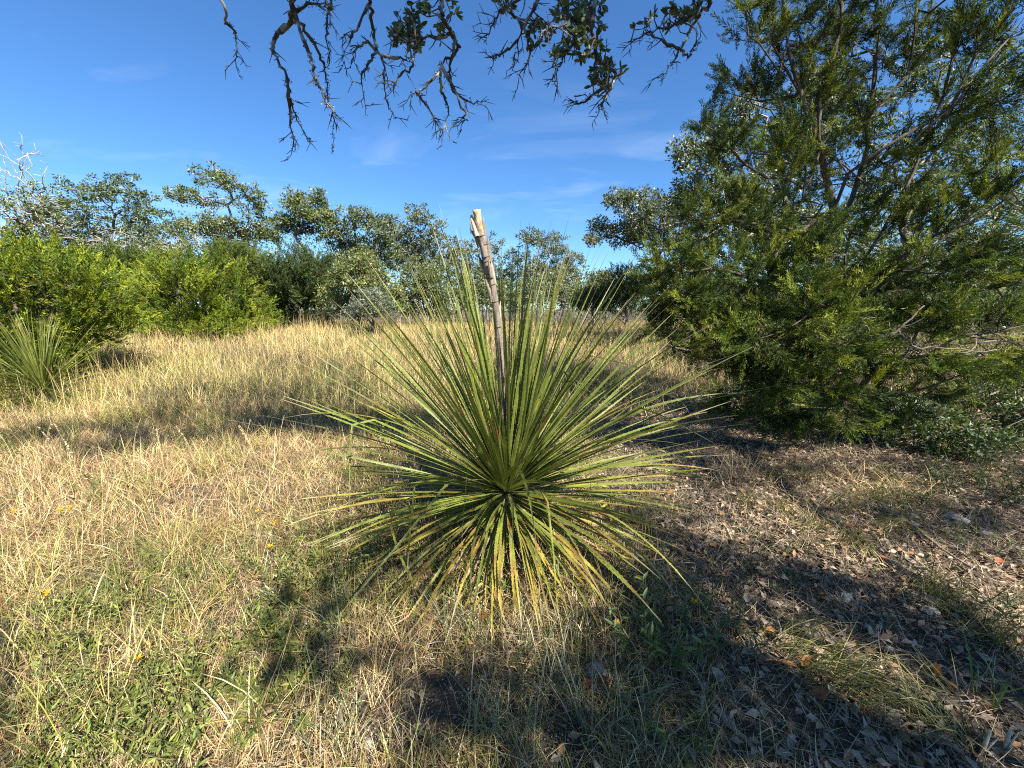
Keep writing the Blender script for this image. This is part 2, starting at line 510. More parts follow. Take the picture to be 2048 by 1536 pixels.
def juniper_crown(P, par, tips, n_init, per, size, cols, up=0.5, templates=SPRAYS, max_tips=2, spread=0.7, jitter=0.09):
    site = np.where((tips <= max_tips) & (np.arange(len(P)) >= n_init))[0]
    d0 = unit(P[site] - P[par[site]])
    n = len(site) * per
    c = np.repeat(P[site], per, 0); d = np.repeat(d0, per, 0)
    back = np.repeat(P[par[site]] - P[site], per, 0)
    c = c + back * rng.uniform(0, 1, (n, 1)) + rng.normal(size=(n, 3)) * jitter
    dirs = unit(d + rand_dirs(n) * spread + np.array([0, 0, up]))
    cc = np.repeat(mixcol(cols, len(site), 0.32), per, 0) * rng.uniform(0.6, 1.45, (n, 1))  # wide tone spread paints in the light and dark modulation of the foliage
    sz = size * rng.uniform(0.45, 1.45, n)
    Vs, Fs, Cs, off = [], [], [], 0
    which = rng.integers(0, len(templates), n)
    for k, (tV, tF) in enumerate(templates):
        m = which == k
        V, F = scatter(tV, tF, c[m], frames(dirs[m]), sz[m])
        Vs.append(V); Fs.append(F + off); off += len(V)
        Cs.append(np.repeat(cc[m], len(tV), 0))
    return np.vstack(Vs), np.vstack(Fs), np.vstack(Cs)

def juniper(name, label, group, base_px, Y, blobs, n_pts=420, per=5, size=0.30, cols=JUN_COLS, seed=1, up=0.5, templates=SPRAYS_LIGHT, lean=0.0, r_max=0.09, cat="juniper", spread=0.32):
    base = at_depth(base_px, 700, Y); base[2] = float(ground_z(base[0], base[1])) - 0.04
    bl = px_blobs([(b[0], b[1], b[2] * 1.12, b[3] * 1.14) + tuple(b[4:]) for b in blobs], Y, 0.9)
    top = max(b[0][2] + b[1][2] for b in bl)
    h = (top - base[2]) * 0.75
    path = np.array([base + np.array([lean * t * h, 0, t * h]) for t in np.linspace(0, 1, 9)])
    path[1:] += rng.normal(size=(8, 3)) * 0.03
    pts = blob_points(bl, n_pts, 0.4, lo=base[2] + 0.12)
    P, pr = grow(path, [-1] + list(range(8)), pts, 0.45, 0.3, 0.07, seed)
    sp = Soup()
    tips, kids = wood(P, pr, 0.006, 0.42, r_max, sp, (0.15, 0.12, 0.10), 6, 0.06, (0.17, 0.13, 0.10))
    t = thing(name, base, label, cat, group)
    link("trunk", sp.mesh(name + "_trunk", base, True), M_JBARK, t)
    V, F, C = juniper_crown(P, pr, tips, 9, per, size, cols, up, templates, spread=spread)
    link("crown", make_mesh(name + "_crown", V - base, F, C), M_JUN, t)
    return t

#@@BACKGROUND
# ------------------------------------------------------------------ background oaks
G_OAK = "live oaks beyond the clearing"
oak("live_oak", "half bare live oak with leafless pale twigs against the sky beside the yellow green juniper", "oak tree", G_OAK,
    [(10, 640), (25, 520), (60, 450), (95, 390)], 15.0,
    [(60, 420, 60, 40), (90, 400, 40, 35), (30, 470, 50, 40), (70, 500, 50, 30)], n_pts=300, leaves=14, bare=0.6, seed=3,
    extra_bare=[(45, 330, 35, 60), (62, 290, 14, 28), (15, 380, 40, 50), (70, 430, 60, 50), (100, 460, 50, 40), (20, 430, 50, 50)], r_tip=0.0115, twig=(0.34, 0.31, 0.27), alpha=0.15)
oak("live_oak", "broad rounded live oak with dense dark leaves and grey dead twigs below", "oak tree", G_OAK,
    [(215, 640), (225, 540), (215, 470)], 18.5,
    [(210, 385, 75, 32), (150, 435, 60, 38), (270, 425, 60, 45), (200, 480, 100, 45), (120, 470, 50, 40), (310, 470, 60, 50), (250, 360, 30, 20)],
    n_pts=430, leaves=26, seed=5, extra_bare=[(230, 500, 120, 50), (160, 520, 70, 40)], cols=[(0.08, 0.11, 0.035), (0.06, 0.09, 0.032), (0.10, 0.125, 0.05)])
oak("live_oak", "tall open live oak with a bent trunk and leaves in layered tufts", "oak tree", G_OAK,
    [(428, 640), (432, 560), (440, 500), (470, 460), (455, 410)], 17.5,
    [(430, 355, 45, 22), (370, 390, 38, 14), (470, 375, 40, 20), (415, 400, 50, 14), (500, 400, 38, 24), (440, 445, 45, 18), (520, 440, 35, 35), (390, 460, 60, 20), (480, 470, 60, 26), (545, 465, 30, 25)],
    n_pts=330, leaves=24, seed=8, alpha=0.2, extra_bare=[(400, 490, 70, 25), (500, 500, 60, 20)])
oak("live_oak", "small live oak with a forked dark trunk showing sky between its limbs", "oak tree", G_OAK,
    [(612, 640), (612, 540), (610, 505), (590, 470)], 16.5,
    [(588, 405, 24, 26), (635, 405, 22, 26), (612, 430, 40, 18), (600, 455, 40, 18), (655, 450, 26, 30), (570, 440, 20, 16)],
    n_pts=210, leaves=22, seed=11, alpha=0.2)
oak("live_oak", "dense grey green live oak behind the yellowish scrub", "oak tree", G_OAK,
    [(720, 660), (722, 560), (715, 500)], 17.5,
    [(710, 435, 42, 28), (685, 485, 45, 40), (760, 455, 45, 38), (740, 510, 70, 40), (700, 540, 60, 40)], n_pts=330, leaves=28, seed=13,
    cols=[(0.10, 0.13, 0.05), (0.12, 0.14, 0.06), (0.08, 0.11, 0.04)])
oak("live_oak", "rounded live oak standing to the side of the broken flower stalk", "oak tree", G_OAK,
    [(840, 660), (838, 560), (832, 500)], 19.0,
    [(832, 432, 30, 24), (800, 480, 50, 45), (868, 468, 38, 34), (850, 520, 70, 45), (905, 505, 35, 35)], n_pts=330, leaves=26, seed=17,
    cols=[(0.12, 0.14, 0.07), (0.14, 0.155, 0.085), (0.10, 0.125, 0.055)])
oak("live_oak", "small sparse live oak directly behind the broken flower stalk", "oak tree", G_OAK,
    [(960, 660), (962, 570), (960, 530)], 23.0,
    [(940, 500, 28, 28), (985, 495, 28, 28), (960, 545, 55, 34), (930, 560, 50, 34), (1000, 560, 40, 30)], n_pts=270, leaves=24, seed=19, cols=[(0.12, 0.14, 0.07), (0.14, 0.155, 0.085)])
oak("live_oak", "pale sparse live oak seen through the tips of the upright sotol leaves", "oak tree", G_OAK,
    [(1075, 660), (1078, 570), (1080, 530)], 22.0,
    [(1062, 478, 34, 20), (1105, 495, 36, 30), (1045, 520, 38, 30), (1090, 545, 55, 30), (1140, 530, 30, 30)], n_pts=340, leaves=24, seed=23,
    cols=[(0.13, 0.15, 0.08), (0.15, 0.16, 0.095), (0.10, 0.125, 0.055)])
oak("live_oak", "silvery live oak leaning out from behind the tall dark juniper", "oak tree", G_OAK,
    [(1330, 660), (1325, 560), (1305, 490)], 12.5,
    [(1245, 400, 42, 26), (1210, 455, 42, 22), (1290, 430, 50, 50), (1260, 470, 55, 30), (1335, 450, 60, 60), (1190, 480, 24, 12)], n_pts=340, leaves=26, seed=29,
    leaf=0.07, cl=0.15, cols=[(0.13, 0.15, 0.085), (0.16, 0.175, 0.11), (0.10, 0.125, 0.06)], alpha=0.2)
oak("live_oak", "large sunlit live oak rising directly behind the tall dark juniper", "oak tree", G_OAK,
    [(1560, 700), (1555, 560), (1530, 450)], 8.8,
    [(1500, 215, 45, 40), (1460, 260, 45, 40), (1425, 330, 60, 50), (1385, 395, 55, 50), (1380, 310, 40, 35), (1480, 400, 80, 70), (1570, 320, 80, 90), (1420, 480, 80, 60), (1560, 480, 90, 70), (1640, 220, 70, 80)],
    n_pts=760, leaves=24, seed=31, leaf=0.06, cl=0.15, cols=[(0.13, 0.15, 0.08), (0.16, 0.175, 0.11), (0.10, 0.125, 0.055), (0.12, 0.15, 0.05)])
oak("live_oak", "live oak with a pale trunk screened by the fanning juniper limbs", "oak tree", G_OAK,
    [(1830, 700), (1825, 560), (1800, 420)], 9.5,
    [(1720, 250, 70, 70), (1800, 380, 90, 80), (1900, 300, 90, 90), (1950, 470, 110, 90), (1780, 520, 120, 70), (1960, 160, 80, 70), (1840, 130, 60, 60), (1700, 450, 80, 60)],
    n_pts=620, leaves=22, seed=37, leaf=0.06, cl=0.15)

oak("live_oak", "low grey twiggy oak just over the tops of the yellow green junipers", "oak tree", G_OAK,
    [(320, 650), (318, 580), (310, 540)], 16.0,
    [(300, 505, 70, 28), (380, 515, 60, 26), (220, 520, 70, 28), (150, 525, 60, 26), (430, 530, 50, 22), (330, 545, 120, 30), (60, 530, 60, 26), (540, 530, 50, 20)],
    n_pts=330, leaves=22, seed=39, bare=0.15, extra_bare=[(250, 500, 120, 35), (360, 500, 80, 30)], cols=[(0.07, 0.095, 0.035), (0.09, 0.115, 0.045), (0.11, 0.13, 0.06)])

# ------------------------------------------------------------------ junipers and scrub at the back
G_JUN = "junipers round the clearing"
YG = [(0.120, 0.165, 0.015), (0.160, 0.195, 0.016), (0.080, 0.120, 0.016), (0.205, 0.225, 0.020)]
DG = [(0.045, 0.070, 0.022), (0.060, 0.085, 0.025), (0.075, 0.100, 0.028)]
juniper("juniper_bush", "bright yellow green juniper spreading behind the smaller sotol", G_JUN, 40, 7.0,
        [(10, 560, 110, 55), (110, 570, 100, 48), (195, 600, 70, 45), (60, 640, 130, 60), (170, 645, 70, 34), (40, 710, 110, 55), (-60, 620, 80, 110), (20, 755, 80, 34), (0, 700, 60, 60, -1.0), (5, 745, 40, 24, -1.5), (20, 520, 60, 30), (130, 540, 60, 34), (90, 690, 70, 40)],
        n_pts=1150, per=6, size=0.32, cols=YG, seed=41, up=0.6, spread=0.32, lean=0.1, r_max=0.11)
juniper("juniper_bush", "yellow green juniper with feathery sprays swept upward at the meadow edge", G_JUN, 410, 12.5,
        [(400, 560, 75, 45), (420, 615, 100, 50), (420, 665, 90, 24), (330, 655, 60, 28), (340, 595, 60, 50), (300, 555, 40, 35), (480, 640, 70, 30), (390, 650, 80, 30), (290, 620, 40, 40)],
        n_pts=850, per=6, size=0.44, cols=YG, seed=43, up=0.6, spread=0.28, lean=-0.15)
juniper("juniper_bush", "upright green juniper just behind the feathery yellow green one", G_JUN, 500, 14.5,
        [(480, 530, 45, 35), (520, 575, 50, 45), (465, 510, 22, 18), (540, 610, 40, 45), (440, 560, 40, 40)], n_pts=560, per=6, size=0.42, cols=[(0.10, 0.13, 0.025), (0.12, 0.15, 0.028), (0.08, 0.11, 0.024)], seed=47, up=0.7)
juniper("juniper_bush", "dark green juniper standing between the feathery juniper and the scrub", G_JUN, 605, 15.0,
        [(600, 555, 45, 45), (615, 600, 55, 45), (570, 590, 40, 45), (640, 545, 25, 25)], n_pts=500, per=6, size=0.42, cols=DG, seed=53)
juniper("juniper_bush", "juniper set back, its green darkened for the shaded gap between the two brightest yellow green ones", G_JUN, 245, 13.2,
        [(225, 540, 50, 38), (255, 590, 45, 40), (215, 630, 50, 30), (180, 560, 40, 30)], n_pts=520, per=6, size=0.40, cols=[(0.06, 0.09, 0.022), (0.08, 0.11, 0.024), (0.10, 0.135, 0.02)], seed=59)  # greens darkened to paint the shaded gap between its two bright neighbours
juniper("juniper_bush", "small dark round juniper standing alone under the leaning silvery oak", G_JUN, 1250, 14.5,
        [(1250, 570, 34, 40), (1240, 600, 40, 32), (1275, 590, 26, 34)], n_pts=330, per=6, size=0.3, cols=DG, seed=61)

G_SHR = "scrub at the far edge of the grass"
def shrub(label, px, Y, blobs, cols, seed, n=260, leaves=26, leaf=0.07, cl=0.17, twig=(0.30, 0.27, 0.23)):
    oak("shrub", label, "shrub", G_SHR, [(px, 690), (px, 650), (px, 625)], Y, blobs, n_pts=n, leaves=leaves, leaf=leaf, cl=cl, r_max=0.05, cols=cols, seed=seed, r_tip=0.006, twig=twig)
shrub("tall yellow green scrub oak at the edge of the meadow", 720, 13.5, [(715, 545, 55, 40), (690, 600, 55, 40), (760, 590, 50, 45), (730, 520, 30, 25)], [(0.13, 0.15, 0.045), (0.16, 0.165, 0.05), (0.10, 0.13, 0.04)], 67, 340)
shrub("grey leaved bush low in front of the yellow green scrub oak", 745, 12.2, [(745, 605, 40, 28), (720, 625, 30, 20)], [(0.17, 0.19, 0.14), (0.14, 0.16, 0.11)], 71, 150, 24, 0.05, 0.13)
shrub("round green bush behind the upper sotol leaves", 860, 15.5, [(850, 560, 55, 45), (880, 600, 55, 40), (820, 600, 45, 38)], [(0.11, 0.14, 0.045), (0.13, 0.15, 0.05)], 73, 300)
shrub("thin twiggy bush directly behind the broken stalk", 985, 16.5, [(960, 590, 50, 34), (1020, 595, 45, 34)], [(0.11, 0.14, 0.05), (0.14, 0.155, 0.07)], 79, 220)
shrub("pale green bush behind the sotol and before the pale sparse oak", 1110, 17.0, [(1090, 585, 50, 34), (1140, 590, 45, 34), (1120, 560, 40, 25)], [(0.13, 0.155, 0.07), (0.15, 0.16, 0.085)], 83, 240)
shrub("low bush beside the small dark round juniper", 1185, 15.5, [(1180, 595, 36, 30), (1205, 570, 30, 30)], [(0.12, 0.145, 0.06), (0.10, 0.125, 0.045)], 89, 200)
shrub("sunlit bush seen under the juniper limbs beyond the grass", 1480, 12.5, [(1460, 610, 70, 45), (1400, 600, 50, 45), (1540, 600, 60, 50)], [(0.12, 0.145, 0.06), (0.15, 0.16, 0.08)], 97, 320)
shrub("dense bush far under the fanning juniper limbs", 1720, 11.5, [(1680, 600, 80, 55), (1780, 600, 80, 55), (1620, 620, 50, 40)], [(0.11, 0.14, 0.05), (0.14, 0.155, 0.07)], 101, 360)
shrub("bush with grey twigs beyond the lowest juniper branches", 1930, 10.5, [(1900, 610, 90, 60), (2000, 600, 90, 70)], [(0.10, 0.13, 0.05), (0.13, 0.15, 0.07)], 103, 360)

def under(label, px, py, Y, blobs, cols, seed, n, leaf=0.036, cl=0.10):
    oak("understory_shrub", label, "shrub", "shrubs in the shade of the junipers", [(px, py), (px, py - 40), (px + 4, py - 70)], Y, blobs, n_pts=n, leaves=13, leaf=leaf, cl=cl, r_max=0.016, cols=cols, seed=seed, r_tip=0.003, twig=(0.16, 0.13, 0.1))
under("dark leafy shrub growing in the deep shade beyond the flat grey stone", 1930, 950, 3.7, [(1920, 880, 70, 45), (1990, 900, 60, 50), (1880, 920, 50, 30), (2030, 850, 50, 50)], [(0.055, 0.085, 0.026), (0.075, 0.10, 0.03)], 107, 190)
under("grey green shrub with small pale leaves at the foot of the tall juniper", 1790, 900, 4.0, [(1780, 850, 60, 34), (1830, 830, 45, 40), (1740, 870, 40, 20)], [(0.13, 0.16, 0.095), (0.10, 0.13, 0.07)], 109, 130)
under("low dark shrub between the two junipers beyond the shaded litter", 2000, 830, 5.2, [(1960, 790, 70, 40), (2030, 780, 60, 50)], [(0.08, 0.11, 0.03), (0.10, 0.13, 0.035)], 113, 170)
under("thin dark shrub behind the trunk of the tall juniper", 1580, 850, 5.0, [(1560, 800, 70, 36), (1500, 820, 50, 26), (1620, 810, 50, 30)], [(0.06, 0.09, 0.026), (0.08, 0.105, 0.03)], 127, 150)

def treeline():
    sp = Soup()
    n = 45000
    ang = rng.uniform(-1.15, 1.15, n); Y = rng.uniform(26, 44, n)
    x = np.tan(ang * 0.82) * Y; x = np.clip(x, -70, 70)
    top = 2.4 + 3.4 * fbm(x * 0.22, Y * 0.1, 31) + 2.4 * sstep(1, -9, x)
    z = ground_z(x, Y) + top * rng.uniform(0, 1, n) ** 0.7
    V, F = scatter(OAK2_V, OAK2_F, np.stack([x, Y, z], -1), frames(rand_dirs(n)), rng.uniform(0.13, 0.26, n))
    cc = mixcol([(0.10, 0.13, 0.05), (0.12, 0.145, 0.065), (0.08, 0.105, 0.04)], n)
    sp.add(V, F, np.repeat(cc, 4, 0))
    for k in range(160):
        px = rng.uniform(-45, 45); py = rng.uniform(27, 42); h = rng.uniform(1.5, 3.5); z0 = float(ground_z(px, py))
        p = np.array([[px, py, z0], [px + rng.normal() * 0.2, py, z0 + h * 0.5], [px + rng.normal() * 0.5, py, z0 + h]])
        V, F = tube(p, [0.09, 0.07, 0.03], 5); sp.add(V, F, (0.2, 0.18, 0.15))
    o = link("treeline", sp.mesh("treeline"), M_OAK)
    tag(o, "low mass of far woods closing the clearing", kind="stuff")
treeline()

#@@JUNIPER
# ------------------------------------------------------------------ the tall dark juniper
def big_juniper():
    name = "juniper_tree"
    base = on_ground(1650, 872); YB = base[1]
    def line(pts): return np.array([at_depth(x, y, YB + d) for x, y, d in pts])
    skel = [np.vstack([base - (0, 0, 0.06), line([(1652, 780, 0), (1650, 640, 0.05), (1655, 500, 0.0), (1668, 420, 0.0), (1640, 300, -0.05), (1602, 190, -0.05), (1575, 90, 0.0), (1560, -40, 0.05), (1565, -160, 0.1)])])]
    limbs = [  # (node on the main stem, points)
        (2, [(1700, 560, 0.1), (1760, 470, 0.2), (1830, 340, 0.25), (1880, 200, 0.3), (1930, 40, 0.3), (1960, -80, 0.3)]),
        (2, [(1720, 600, -0.2), (1830, 520, -0.4), (1930, 440, -0.5), (2030, 350, -0.55), (2120, 250, -0.6)]),
        (3, [(1700, 420, 0.1), (1730, 300, 0.2), (1745, 180, 0.2), (1760, 40, 0.25), (1770, -90, 0.25)]),
        (4, [(1610, 380, -0.15), (1540, 345, -0.3), (1470, 310, -0.4), (1400, 240, -0.45)]),
        (5, [(1600, 280, 0.1), (1540, 220, 0.15), (1480, 175, 0.15), (1425, 150, 0.15)]),
        (3, [(1600, 460, -0.3), (1520, 450, -0.5), (1430, 430, -0.6), (1360, 440, -0.65)]),
        (2, [(1590, 570, -0.35), (1500, 555, -0.6), (1420, 540, -0.75), (1330, 530, -0.8)]),
        (1, [(1590, 690, -0.3), (1510, 680, -0.5), (1420, 690, -0.6), (1350, 700, -0.65)]),
        (1, [(1720, 720, -0.4), (1830, 700, -0.7), (1950, 690, -0.9), (2060, 680, -1.0)]),
        (2, [(1650, 600, -0.6), (1620, 620, -1.0), (1590, 650, -1.2)]),
        (1, [(1560, 790, 0.2), (1470, 790, 0.3), (1400, 800, 0.35)]),
        (1, [(1730, 790, -0.3), (1820, 780, -0.5), (1900, 770, -0.6)]),
        (6, [(1560, 140, -0.2), (1520, 80, -0.3), (1490, 20, -0.3), (1440, -10, -0.3)]),
        (6, [(1650, 100, 0.2), (1680, 0, 0.3), (1700, -100, 0.3)]),
        (4, [(1750, 380, -0.3), (1850, 260, -0.5), (1960, 150, -0.6), (2060, 20, -0.6)]),
    ]
    init = list(skel[0]); par = [-1] + list(range(len(init) - 1))
    for node, pts in limbs:
        q = line(pts); prev = node + 1
        for i, p in enumerate(q):
            a = init[prev]
            init.append((a + p) / 2 + rng.normal(size=3) * 0.025); par.append(prev)
            init.append(p + rng.normal(size=3) * 0.015); par.append(len(init) - 2); prev = len(init) - 1
    init = np.array(init)
    blobs = []
    def B(px, py, rx, ry, d, w):
        c = at_depth(px, py, YB + d); a = px_to_m(rx, YB + d, py); b = px_to_m(ry, YB + d, py)
        blobs.append((c, np.array([a, min(a, b) * 0.9, b]), w))
    for s in [(1480, 170, 60, 28, .15, 1), (1560, 150, 60, 60, .1, 1), (1520, 50, 60, 50, -.2, 1), (1470, 10, 40, 20, -.3, .5), (1620, 60, 80, 60, .1, 1), (1720, 60, 60, 80, .2, 1),
              (1800, 120, 50, 90, .3, .6), (1880, 60, 60, 60, .3, .8), (1970, 60, 80, 60, -.5, 1), (1640, 180, 60, 60, 0, 1), (1730, 220, 40, 60, .2, .6),
              (1420, 255, 40, 34, -.4, .9), (1480, 300, 60, 40, -.35, 1), (1570, 300, 60, 60, -.2, 1), (1650, 320, 50, 60, -.1, .8), (1740, 330, 50, 50, .1, .6), (1860, 260, 70, 50, -.4, .7), (1990, 200, 70, 60, -.6, 1),
              (1390, 440, 50, 40, -.6, 1), (1450, 420, 60, 50, -.55, 1), (1540, 430, 70, 50, -.4, 1), (1620, 450, 50, 60, -.2, .8), (1720, 440, 50, 50, 0, .7), (1800, 430, 60, 50, .1, .7), (1900, 420, 70, 50, -.4, 1), (2010, 360, 60, 60, -.5, 1),
              (1335, 540, 60, 45, -.8, 1.3), (1310, 500, 30, 24, -.7, .8), (1330, 660, 40, 30, -.7, .9), (1365, 590, 60, 40, -.9, 1.2), (1580, 690, 90, 40, -1.1, 1.2), (1480, 690, 80, 40, -1.0, 1.1), (1690, 700, 70, 36, -1.1, 1.0), (1650, 600, 60, 60, -1.1, 1.1), (1640, 500, 50, 50, -.9, .9), (1560, 760, 90, 34, -.9, 1.0), (1690, 780, 80, 30, -.9, .8), (1410, 540, 60, 50, -.7, 1.1), (1500, 540, 70, 50, -.6, 1.1), (1590, 550, 70, 50, -.5, 1), (1690, 560, 60, 50, -.2, .8), (1790, 560, 70, 50, -.2, .9), (1890, 540, 70, 50, -.5, 1), (2000, 520, 70, 60, -.6, 1),
              (1350, 620, 50, 40, -.7, .9), (1430, 640, 60, 40, -.7, 1), (1520, 640, 70, 40, -.7, 1.1), (1610, 650, 70, 40, -.9, 1.1), (1700, 640, 60, 36, -.6, .8), (1800, 640, 70, 40, -.6, .8), (1910, 640, 80, 40, -.8, .9), (2020, 640, 70, 40, -.9, .9),
              (1370, 705, 40, 26, -.6, .7), (1450, 720, 60, 34, -.5, .9), (1540, 730, 60, 36, -.6, 1), (1630, 735, 60, 34, -.7, .9), (1720, 745, 60, 28, -.5, .7), (1820, 735, 80, 30, -.7, .9), (1930, 730, 80, 34, -.9, .9), (2030, 730, 60, 40, -.9, .9),
              (1440, 795, 50, 24, .3, .5), (1540, 800, 60, 26, 0, .6), (1640, 805, 60, 20, -.4, .5), (1760, 800, 60, 22, -.4, .5), (1870, 785, 70, 24, -.5, .6), (1560, 830, 70, 34, -.6, .8), (1640, 845, 70, 32, -.7, .9), (1720, 835, 70, 34, -.6, .8), (1800, 830, 60, 30, -.5, .6), (1470, 815, 60, 30, -.3, .6)]:
        B(*s)
    pts = []
    for c, r, w in blobs:
        n = int((40 if c[2] > 1.5 else 52) * w * (r[0] * r[2] / 0.085) ** 0.8)
        d = rand_dirs(n); pts.append(c + d * (rng.uniform(0, 1, n) ** 0.42)[:, None] * r)
    # the top of the tree above the frame
    top = init[10]
    n = 300; u = rng.uniform(0, 1, n); a = rng.uniform(0, 6.28, n); rr = (1.5 * (1 - u) + 0.1) * rng.uniform(0.2, 1, n) ** 0.5
    pts.append(np.stack([top[0] + 0.3 + rr * np.cos(a), top[1] + rr * np.sin(a), 4.4 + 1.6 * u], -1))
    # the far side of the crown
    n = 420; u = rng.uniform(0.1, 1, n); a = rng.uniform(0.2, 2.9, n); rr = (1.9 * (1 - 0.6 * u)) * rng.uniform(0.3, 1, n) ** 0.5
    pts.append(np.stack([base[0] + 0.2 + rr * np.cos(a), base[1] + rr * np.sin(a), base[2] + 0.6 + 3.6 * u], -1))
    pts = np.vstack(pts)
    pts[:, 2] = np.maximum(pts[:, 2], ground_z(pts[:, 0], pts[:, 1]) + 0.15)
    P, pr = grow(init, par, pts, 0.35, 0.2, 0.08, 5)
    sp = Soup()
    tips, kids = wood(P, pr, 0.0035, 0.39, 0.095, sp, (0.085, 0.066, 0.053), 7, 0.07, (0.09, 0.07, 0.055))
    t = thing(name, base, "tall dark green juniper with fanning limbs casting shade beside the large sotol", "juniper", G_JUN)
    link("trunk", sp.mesh(name + "_trunk", base, True), M_JBARK, t)
    V, F, C = juniper_crown(P, pr, tips, len(init), 5, 0.19, [(0.060, 0.088, 0.016), (0.082, 0.108, 0.016), (0.042, 0.064, 0.018), (0.105, 0.128, 0.017), (0.054, 0.080, 0.016), (0.15, 0.165, 0.02)], 0.40, SPRAYS, spread=0.40, jitter=0.02)  # the lightest yellow green stands in for sprays lit in patches
    link("crown", make_mesh(name + "_crown", V - base, F, C), M_JUN, t)
    # dead grey twigs low in the crown
    for k, pl in enumerate([[(1722, 702, -.9), (1760, 678, -1.0), (1800, 655, -1.05), (1850, 610, -1.1)], [(1745, 690, -1.0), (1735, 655, -1.0), (1722, 632, -1.0)],
                            [(1800, 660, -1.05), (1812, 690, -1.1), (1806, 720, -1.1)], [(1790, 665, -1.05), (1830, 690, -1.15), (1900, 700, -1.2), (1990, 702, -1.25)],
                            [(1620, 540, -.5), (1610, 580, -.5), (1618, 630, -.5)], [(1560, 640, .2), (1580, 700, .2), (1600, 760, .2)]]):
        q = catmull(line(pl), 4); q += rng.normal(size=q.shape) * 0.008
        s2 = Soup(); V, F = tube(q, np.linspace(0.020 if k in (0,) else 0.008, 0.004, len(q)), 6, 0.1)
        s2.add(V, F, (0.15, 0.12, 0.10))
        for j in range(5):
            a = q[rng.integers(2, len(q))]; b = a + rand_dirs(1)[0] * rng.uniform(0.06, 0.18)
            V, F = tube([a, (a + b) / 2 + rng.normal(size=3) * 0.01, b], [0.005, 0.004, 0.002], 4); s2.add(V, F, (0.17, 0.14, 0.12))
        link("dead_branch", s2.mesh("dead_branch", base, True), M_JBARK, t)
big_juniper()

def side_juniper():
    """the sunnier juniper at the frame's right side, limbs reaching in"""
    base = np.array([7.6, 4.9, 0.0]); base[2] = float(ground_z(base[0], base[1])) - 0.05
    t = thing("juniper_tree", base, "sunlit light green juniper crowding against the tall dark one", "juniper", G_JUN)
    path = np.array([base + np.array([-0.02 * k, 0.02 * k, 0.55 * k]) for k in range(11)]) + rng.normal(size=(11, 3)) * 0.03
    n = 1350; u = rng.uniform(0, 1, n) ** 1.25; a = rng.uniform(0, 6.283, n)
    rr = (3.2 * (1 - u) ** 0.6 + 0.15) * rng.uniform(0.1, 1, n) ** 0.45
    pts = np.stack([base[0] + rr * np.cos(a), base[1] + rr * np.sin(a), np.maximum(base[2] + 0.75 + 5.2 * u - 0.25 * rr, base[2] + 0.25)], -1)
    P, pr = grow(path, [-1] + list(range(10)), pts, 0.45, 0.25, 0.07, 9)
    sp = Soup(); tips, kids = wood(P, pr, 0.005, 0.4, 0.09, sp, (0.15, 0.12, 0.1), 6, 0.06)
    link("trunk", sp.mesh("side_juniper_trunk", base, True), M_JBARK, t)
    V, F, C = juniper_crown(P, pr, tips, 11, 4, 0.26, [(0.095, 0.125, 0.026), (0.12, 0.145, 0.028), (0.075, 0.105, 0.024)], 0.4, SPRAYS_LIGHT, spread=0.36, jitter=0.04)
    link("crown", make_mesh("side_juniper_crown", V - base, F, C), M_JUN, t)
side_juniper()

